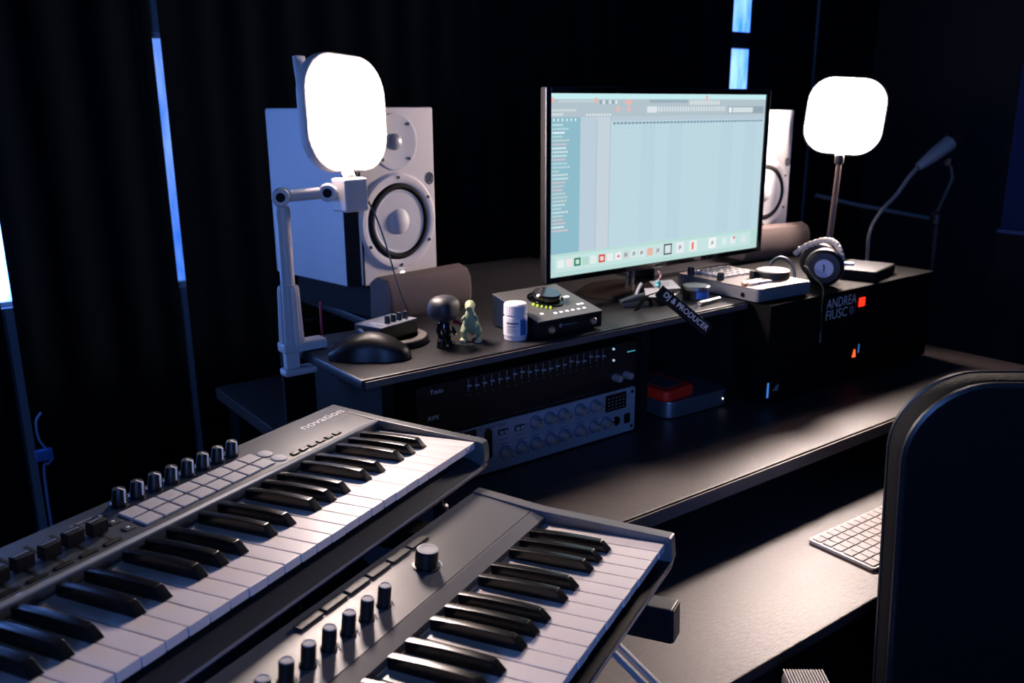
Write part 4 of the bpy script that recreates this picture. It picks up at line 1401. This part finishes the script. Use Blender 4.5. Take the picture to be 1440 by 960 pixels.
# headphones leaning on the case top
hd = thing('headphones', 'black headphones with pale wrapped headband and blue grey cup disc', 'headphones', T((1.712, 1.128, 0.972)) @ RZ(-58))
bm = B(); lathe(bm, [(0.034, -0.016), (0.041, -0.012), (0.043, 0.0), (0.041, 0.012), (0.034, 0.018), (0, 0.019)], 36, M=T((0, 0, 0.0435)) @ RX(90))
obj('ear_cup', bm, M_BLACK, hd)
bm = B(); lathe(bm, [(0.0205, 0.0192), (0.0200, 0.0212), (0, 0.0216)], 32, M=T((0, 0, 0.043)) @ RX(90))
ds = obj('cup_disc', bm, mat('blue_grey_disc', '7e8fc0', 0.4), hd)
bm = B(); box(bm, -0.0014, 0.0014, -0.022, -0.0212, 0.035, 0.052); box(bm, -0.0035, -0.0005, -0.022, -0.0212, 0.049, 0.052)
obj('printed_numeral', bm, M_BLACK, ds, smooth=False)
bm = B(); lathe(bm, [(0.034, -0.016), (0.041, -0.012), (0.043, 0.0), (0.041, 0.012), (0.034, 0.018), (0, 0.019)], 36, M=T((-0.015, 0.080, 0.0435)) @ RX(-90))
obj('ear_cup', bm, M_BLACK, hd)
arc = [Vector((0.036 - 0.105 * t_ + 0.02 * math.sin(math.pi * t_), 0.0 + 0.075 * t_, 0.058 + 0.040 * math.sin(math.pi * t_) ** 0.8)) for t_ in [i / 14 for i in range(15)]]
bm = B(); tube(bm, arc, 0.0065, 10)
hb = obj('headband', bm, mat('pale_wrap', 'c9b8b2', 0.55), hd)
w0 = None
for i in range(1, 14):
    d_ = (arc[i + 1] - arc[i - 1]).normalized() if i < 14 else Vector((1, 0, 0))
    q_ = Vector((0, 0, 1)).rotation_difference(d_).to_matrix().to_4x4()
    if w0 is None:
        bm = B(); lathe(bm, [(0.0068, -0.002), (0.0078, 0), (0.0068, 0.002)], 12)
        w0 = obj('wrap_turn', bm, mat('pale_wrap2', 'd9cbc6', 0.55), hb, T(arc[i]) @ q_)
    else:
        inst(w0, hb, T(arc[i]) @ q_)
bm = B(); box(bm, 0.030, 0.062, -0.006, 0.004, 0.050, 0.057, 0.002)
obj('hinge', bm, M_STEEL, hd)
bm = B(); tube(bm, [(1.672, 1.155, 1.012), (1.660, 1.14, 1.02), (1.648, 1.11, 1.005), (1.635, 1.075, 0.985), (1.605, 1.055, 0.955), (1.608, 1.055, 0.915), (1.608, 1.055, 0.892)], 0.0022, 8, smooth_n=5)
hc = tag(obj('headphone_cable', bm, M_BLACK), 'black headphone cable with a bright plug hanging down the lettered case', 'cable')
bm = B(); cyl(bm, 0.0028, 0.872, 0.893, 10, M=T((1.608, 1.055, 0)))
obj('plug', bm, M_CHROME, hc)
bm = B(); tube(bm, [(1.628, 1.20, 0.978), (1.622, 1.205, 1.02), (1.645, 1.195, 1.035), (1.665, 1.18, 1.018), (1.672, 1.172, 0.978)], 0.004, 8, smooth_n=5)
tag(obj('cable_loop', bm, M_STEEL), 'grey cable loop standing between the jog wheel and headphones', 'cable')

# ---------------------------------------------------------------- mini computer and drive
mc = thing('mini_computer', 'flat square grey mini computer on the desk under the red drive', 'computer', T((1.322, 1.222, ZD)) @ RZ(-2))
bm = B(); prism(bm, rrect(0.180, 0.185, 0.025, 8), 0.0025, 0.036, None, 0.002)
obj('case', bm, mat('aluminium', '8d919a', 0.35, metal=0.8), mc)
bm = B(); cyl(bm, 0.07, 0.0003, 0.003, 32)
obj('foot_plate', bm, M_RUBBER, mc)
bm = B(); box(bm, -0.001, 0.001, -0.001, 0.001, -0.0015, 0.0015)
obj('power_light', bm, mat('mini_led', 'ffffff', 0.3, emit=(1, 1, 1), strength=3), mc, T((0.068, -0.0925, 0.017)), smooth=False)
rd = thing('portable_drive', 'red rubber cased portable drive lying on the mini computer', 'drive', T((1.267, 1.198, ZD + 0.0365)) @ RZ(4))
bm = B(); prism(bm, rrect(0.092, 0.120, 0.014, 6), 0, 0.024, None, 0.006, 3)
obj('bumper', bm, M_RED, rd)
bm = B(); prism(bm, rrect(0.056, 0.080, 0.006, 4), 0.0241, 0.0252)
obj('metal_plate', bm, M_SLATE, rd)

# ---------------------------------------------------------------- computer keyboard on the tray
kk = thing('computer_keyboard', 'slim white computer keyboard on the keyboard tray by the chair', 'computer keyboard', T((1.177, 0.762, ZT)) @ RZ(-1))
bm = B(); prism(bm, rrect(0.30, 0.122, 0.006, 5, 0.15, -0.061), 0.0005, 0.006, None, 0.0012)
obj('case', bm, mat('pale_aluminium', 'b4b0b2', 0.35, metal=0.3), kk)
bm = B(); box(bm, -0.0086, 0.0086, -0.0086, 0.0086, 0.0062, 0.0082, 0.001)
k0 = None
cap = mat('white_keycap', 'bdb5b3', 0.5)
for j in range(6):
    for i in range(15):
        if j == 5 and 4 <= i <= 8:
            continue
        Mk = T((0.0135 + i * 0.0195, -0.0125 - j * 0.0193, 0))
        k0 = obj('key', bm, cap, kk, Mk) if k0 is None else inst(k0, kk, Mk)
bm = B(); box(bm, 0.083, 0.178, -0.1176, -0.1004, 0.0062, 0.0082, 0.001)
obj('space_bar', bm, cap, kk)

# ---------------------------------------------------------------- microphone on a boom stand
mi = thing('microphone_stand', 'dark boom microphone stand behind the right lamp', 'stand', T((2.44, 1.26, 0)))
I = T((-2.44, -1.26, 0))
bm = B(); lathe(bm, [(0.14, 0), (0.14, 0.012), (0.03, 0.02), (0, 0.02)], 32, M=I @ T((2.44, 1.26, 0)))
obj('base', bm, M_BLACK, mi)
bm = B(); tube(bm, [(2.44, 1.26, 0.018), (2.44, 1.26, 1.06)], 0.011, 12, M=I)
obj('pole', bm, M_BLACK, mi)
bm = B(); tube(bm, [(2.20, 1.50, 1.118), (2.275, 1.43, 1.094), (2.44, 1.275, 1.052)], 0.0075, 10, M=I)
obj('boom', bm, M_STEEL, mi)
bm = B(); lathe(bm, [(0.012, -0.02), (0.018, -0.014), (0.018, 0.014), (0.012, 0.02)], 14, M=I @ T((2.44, 1.262, 1.055)))
obj('clutch', bm, M_BLACK, mi)
bm = B(); tube(bm, [(2.44, 1.262, 1.07), (2.452, 1.235, 1.17), (2.445, 1.245, 1.215)], 0.006, 10, M=I); box(bm, -0.012, 0.012, -0.012, 0.012, -0.012, 0.012, 0.003, M=I @ T((2.442, 1.247, 1.214)))
obj('mic_clip', bm, M_BLACK, mi)
A_ = Vector((2.365, 1.292, 1.200)); B_ = Vector((2.47, 1.240, 1.287))
mq = Vector((0, 0, 1)).rotation_difference((B_ - A_).normalized()).to_matrix().to_4x4()
mk = thing('microphone', 'slim dark microphone held on the boom stand pointing upward', 'microphone', T(A_) @ mq)
bm = B(); lathe(bm, [(0.010, 0), (0.0125, 0.004), (0.019, 0.055), (0.021, 0.108), (0.021, 0.112), (0, 0.112)], 24)
obj('body', bm, mat('mic_metal', 'b0a5a0', 0.4, metal=0.3), mk)
bm = B(); lathe(bm, [(0.0215, 0.1122), (0.026, 0.122), (0.028, 0.145), (0.023, 0.165), (0.010, 0.174), (0, 0.175)], 24)
obj('grille', bm, M_BLACK_MATT, mk)
bm = B(); tube(bm, [A_ + Vector((-0.004, 0.002, -0.003)), (2.335, 1.300, 1.172), (2.30, 1.312, 1.125), (2.255, 1.328, 1.078), (2.225, 1.335, 1.02), (2.235, 1.34, 0.90), (2.24, 1.36, 0.4), (2.30, 1.32, 0.025)], [0.006, 0.0045], 8, smooth_n=5)
tag(obj('microphone_cable', bm, mat('cable_grey', '8a817d', 0.5)), 'grey cable curving down from the tail of the microphone', 'cable')

# ---------------------------------------------------------------- chair
CH = T((1.088, 0.352, 0)) @ RZ(-38)
chh = thing('office_chair', 'black upholstered office chair with rounded backrest pulled up to the desk', 'chair', CH)
# backrest: rounded slab, piping round its edge, leaning back a little
BR = T((0, 0, 0.50)) @ RX(3)
def back_outline(w_, h_, r):
    return [(x * (1 - 0.16 * max(0.0, (0.12 - y)) / 0.42), y) for x, y in rrect(w_, h_, r, 10)]


out = back_outline(0.47, 0.60, 0.09)
bm = B(); prism(bm, out, -0.024, 0.024, T((0, 0, 0.277)) @ RX(90), 0.014, 3)
br_ = obj('backrest', bm, M_FABRIC, chh, BR)
for yy in (-0.026, 0.026):
    bm = B(); o2 = back_outline(0.462, 0.592, 0.086)
    tube(bm, [(x, yy * 0.72 , y + 0.277) for x, y in o2 + o2[:1]], 0.0045, 6)
    obj('piping', bm, mat('piping_leather', '1c1d20', 0.35), br_, Matrix.Identity(4))
bm = B(); prism(bm, rrect(0.48, 0.46, 0.09, 8), 0.44, 0.52, T((0, 0.23, 0)), 0.02, 3)
obj('seat', bm, M_FABRIC, chh)
bm = B(); box(bm, -0.04, 0.04, -0.05, -0.036, 0.40, 0.72, 0.004); box(bm, -0.04, 0.04, -0.05, 0.2, 0.405, 0.438, 0.004)
obj('back_bracket', bm, M_BLACK, chh)
for s_ in (-1, 1):
    bm = B(); box(bm, s_ * 0.298 - 0.0265, s_ * 0.298 + 0.0265, -0.13, 0.028, 0.634, 0.670, 0.012, 3)
    ar = obj('armrest', bm, mat('armrest_pad', '57514f', 0.6), chh)
    ribs = B()
    for i in range(14):
        x = s_ * 0.298 - 0.024 + i * 0.0037
        box(ribs, x - 0.0011, x + 0.0011, -0.12, 0.020, 0.6695, 0.6712)
    obj('armrest_ribs', ribs, mat('armrest_rib', '6b6461', 0.5), ar, smooth=False)
    bm = B(); tube(bm, [(s_ * 0.298, -0.04, 0.638), (s_ * 0.290, 0.06, 0.46), (s_ * 0.25, 0.16, 0.425), (s_ * 0.10, 0.16, 0.425)], 0.014, 10)
    obj('armrest_post', bm, M_BLACK, chh)
bm = B(); cyl(bm, 0.03, 0.10, 0.43, 16, M=T((0, 0.2, 0)))
obj('gas_column', bm, M_BLACK, chh)
for k in range(5):
    a_ = math.radians(72 * k + 20)
    bm = B(); tube(bm, [(0, 0.2, 0.115), (0.29 * math.cos(a_), 0.2 + 0.29 * math.sin(a_), 0.075)], [0.028, 0.016], 10)
    lg_ = obj('base_arm', bm, M_BLACK, chh)
    bm = B(); lathe(bm, [(0.022, -0.022), (0.027, -0.018), (0.027, 0.018), (0.022, 0.022)], 16, M=T((0.29 * math.cos(a_), 0.2 + 0.29 * math.sin(a_), 0.0275)) @ RZ(math.degrees(a_)) @ RX(90))
    obj('castor', bm, M_RUBBER, lg_)
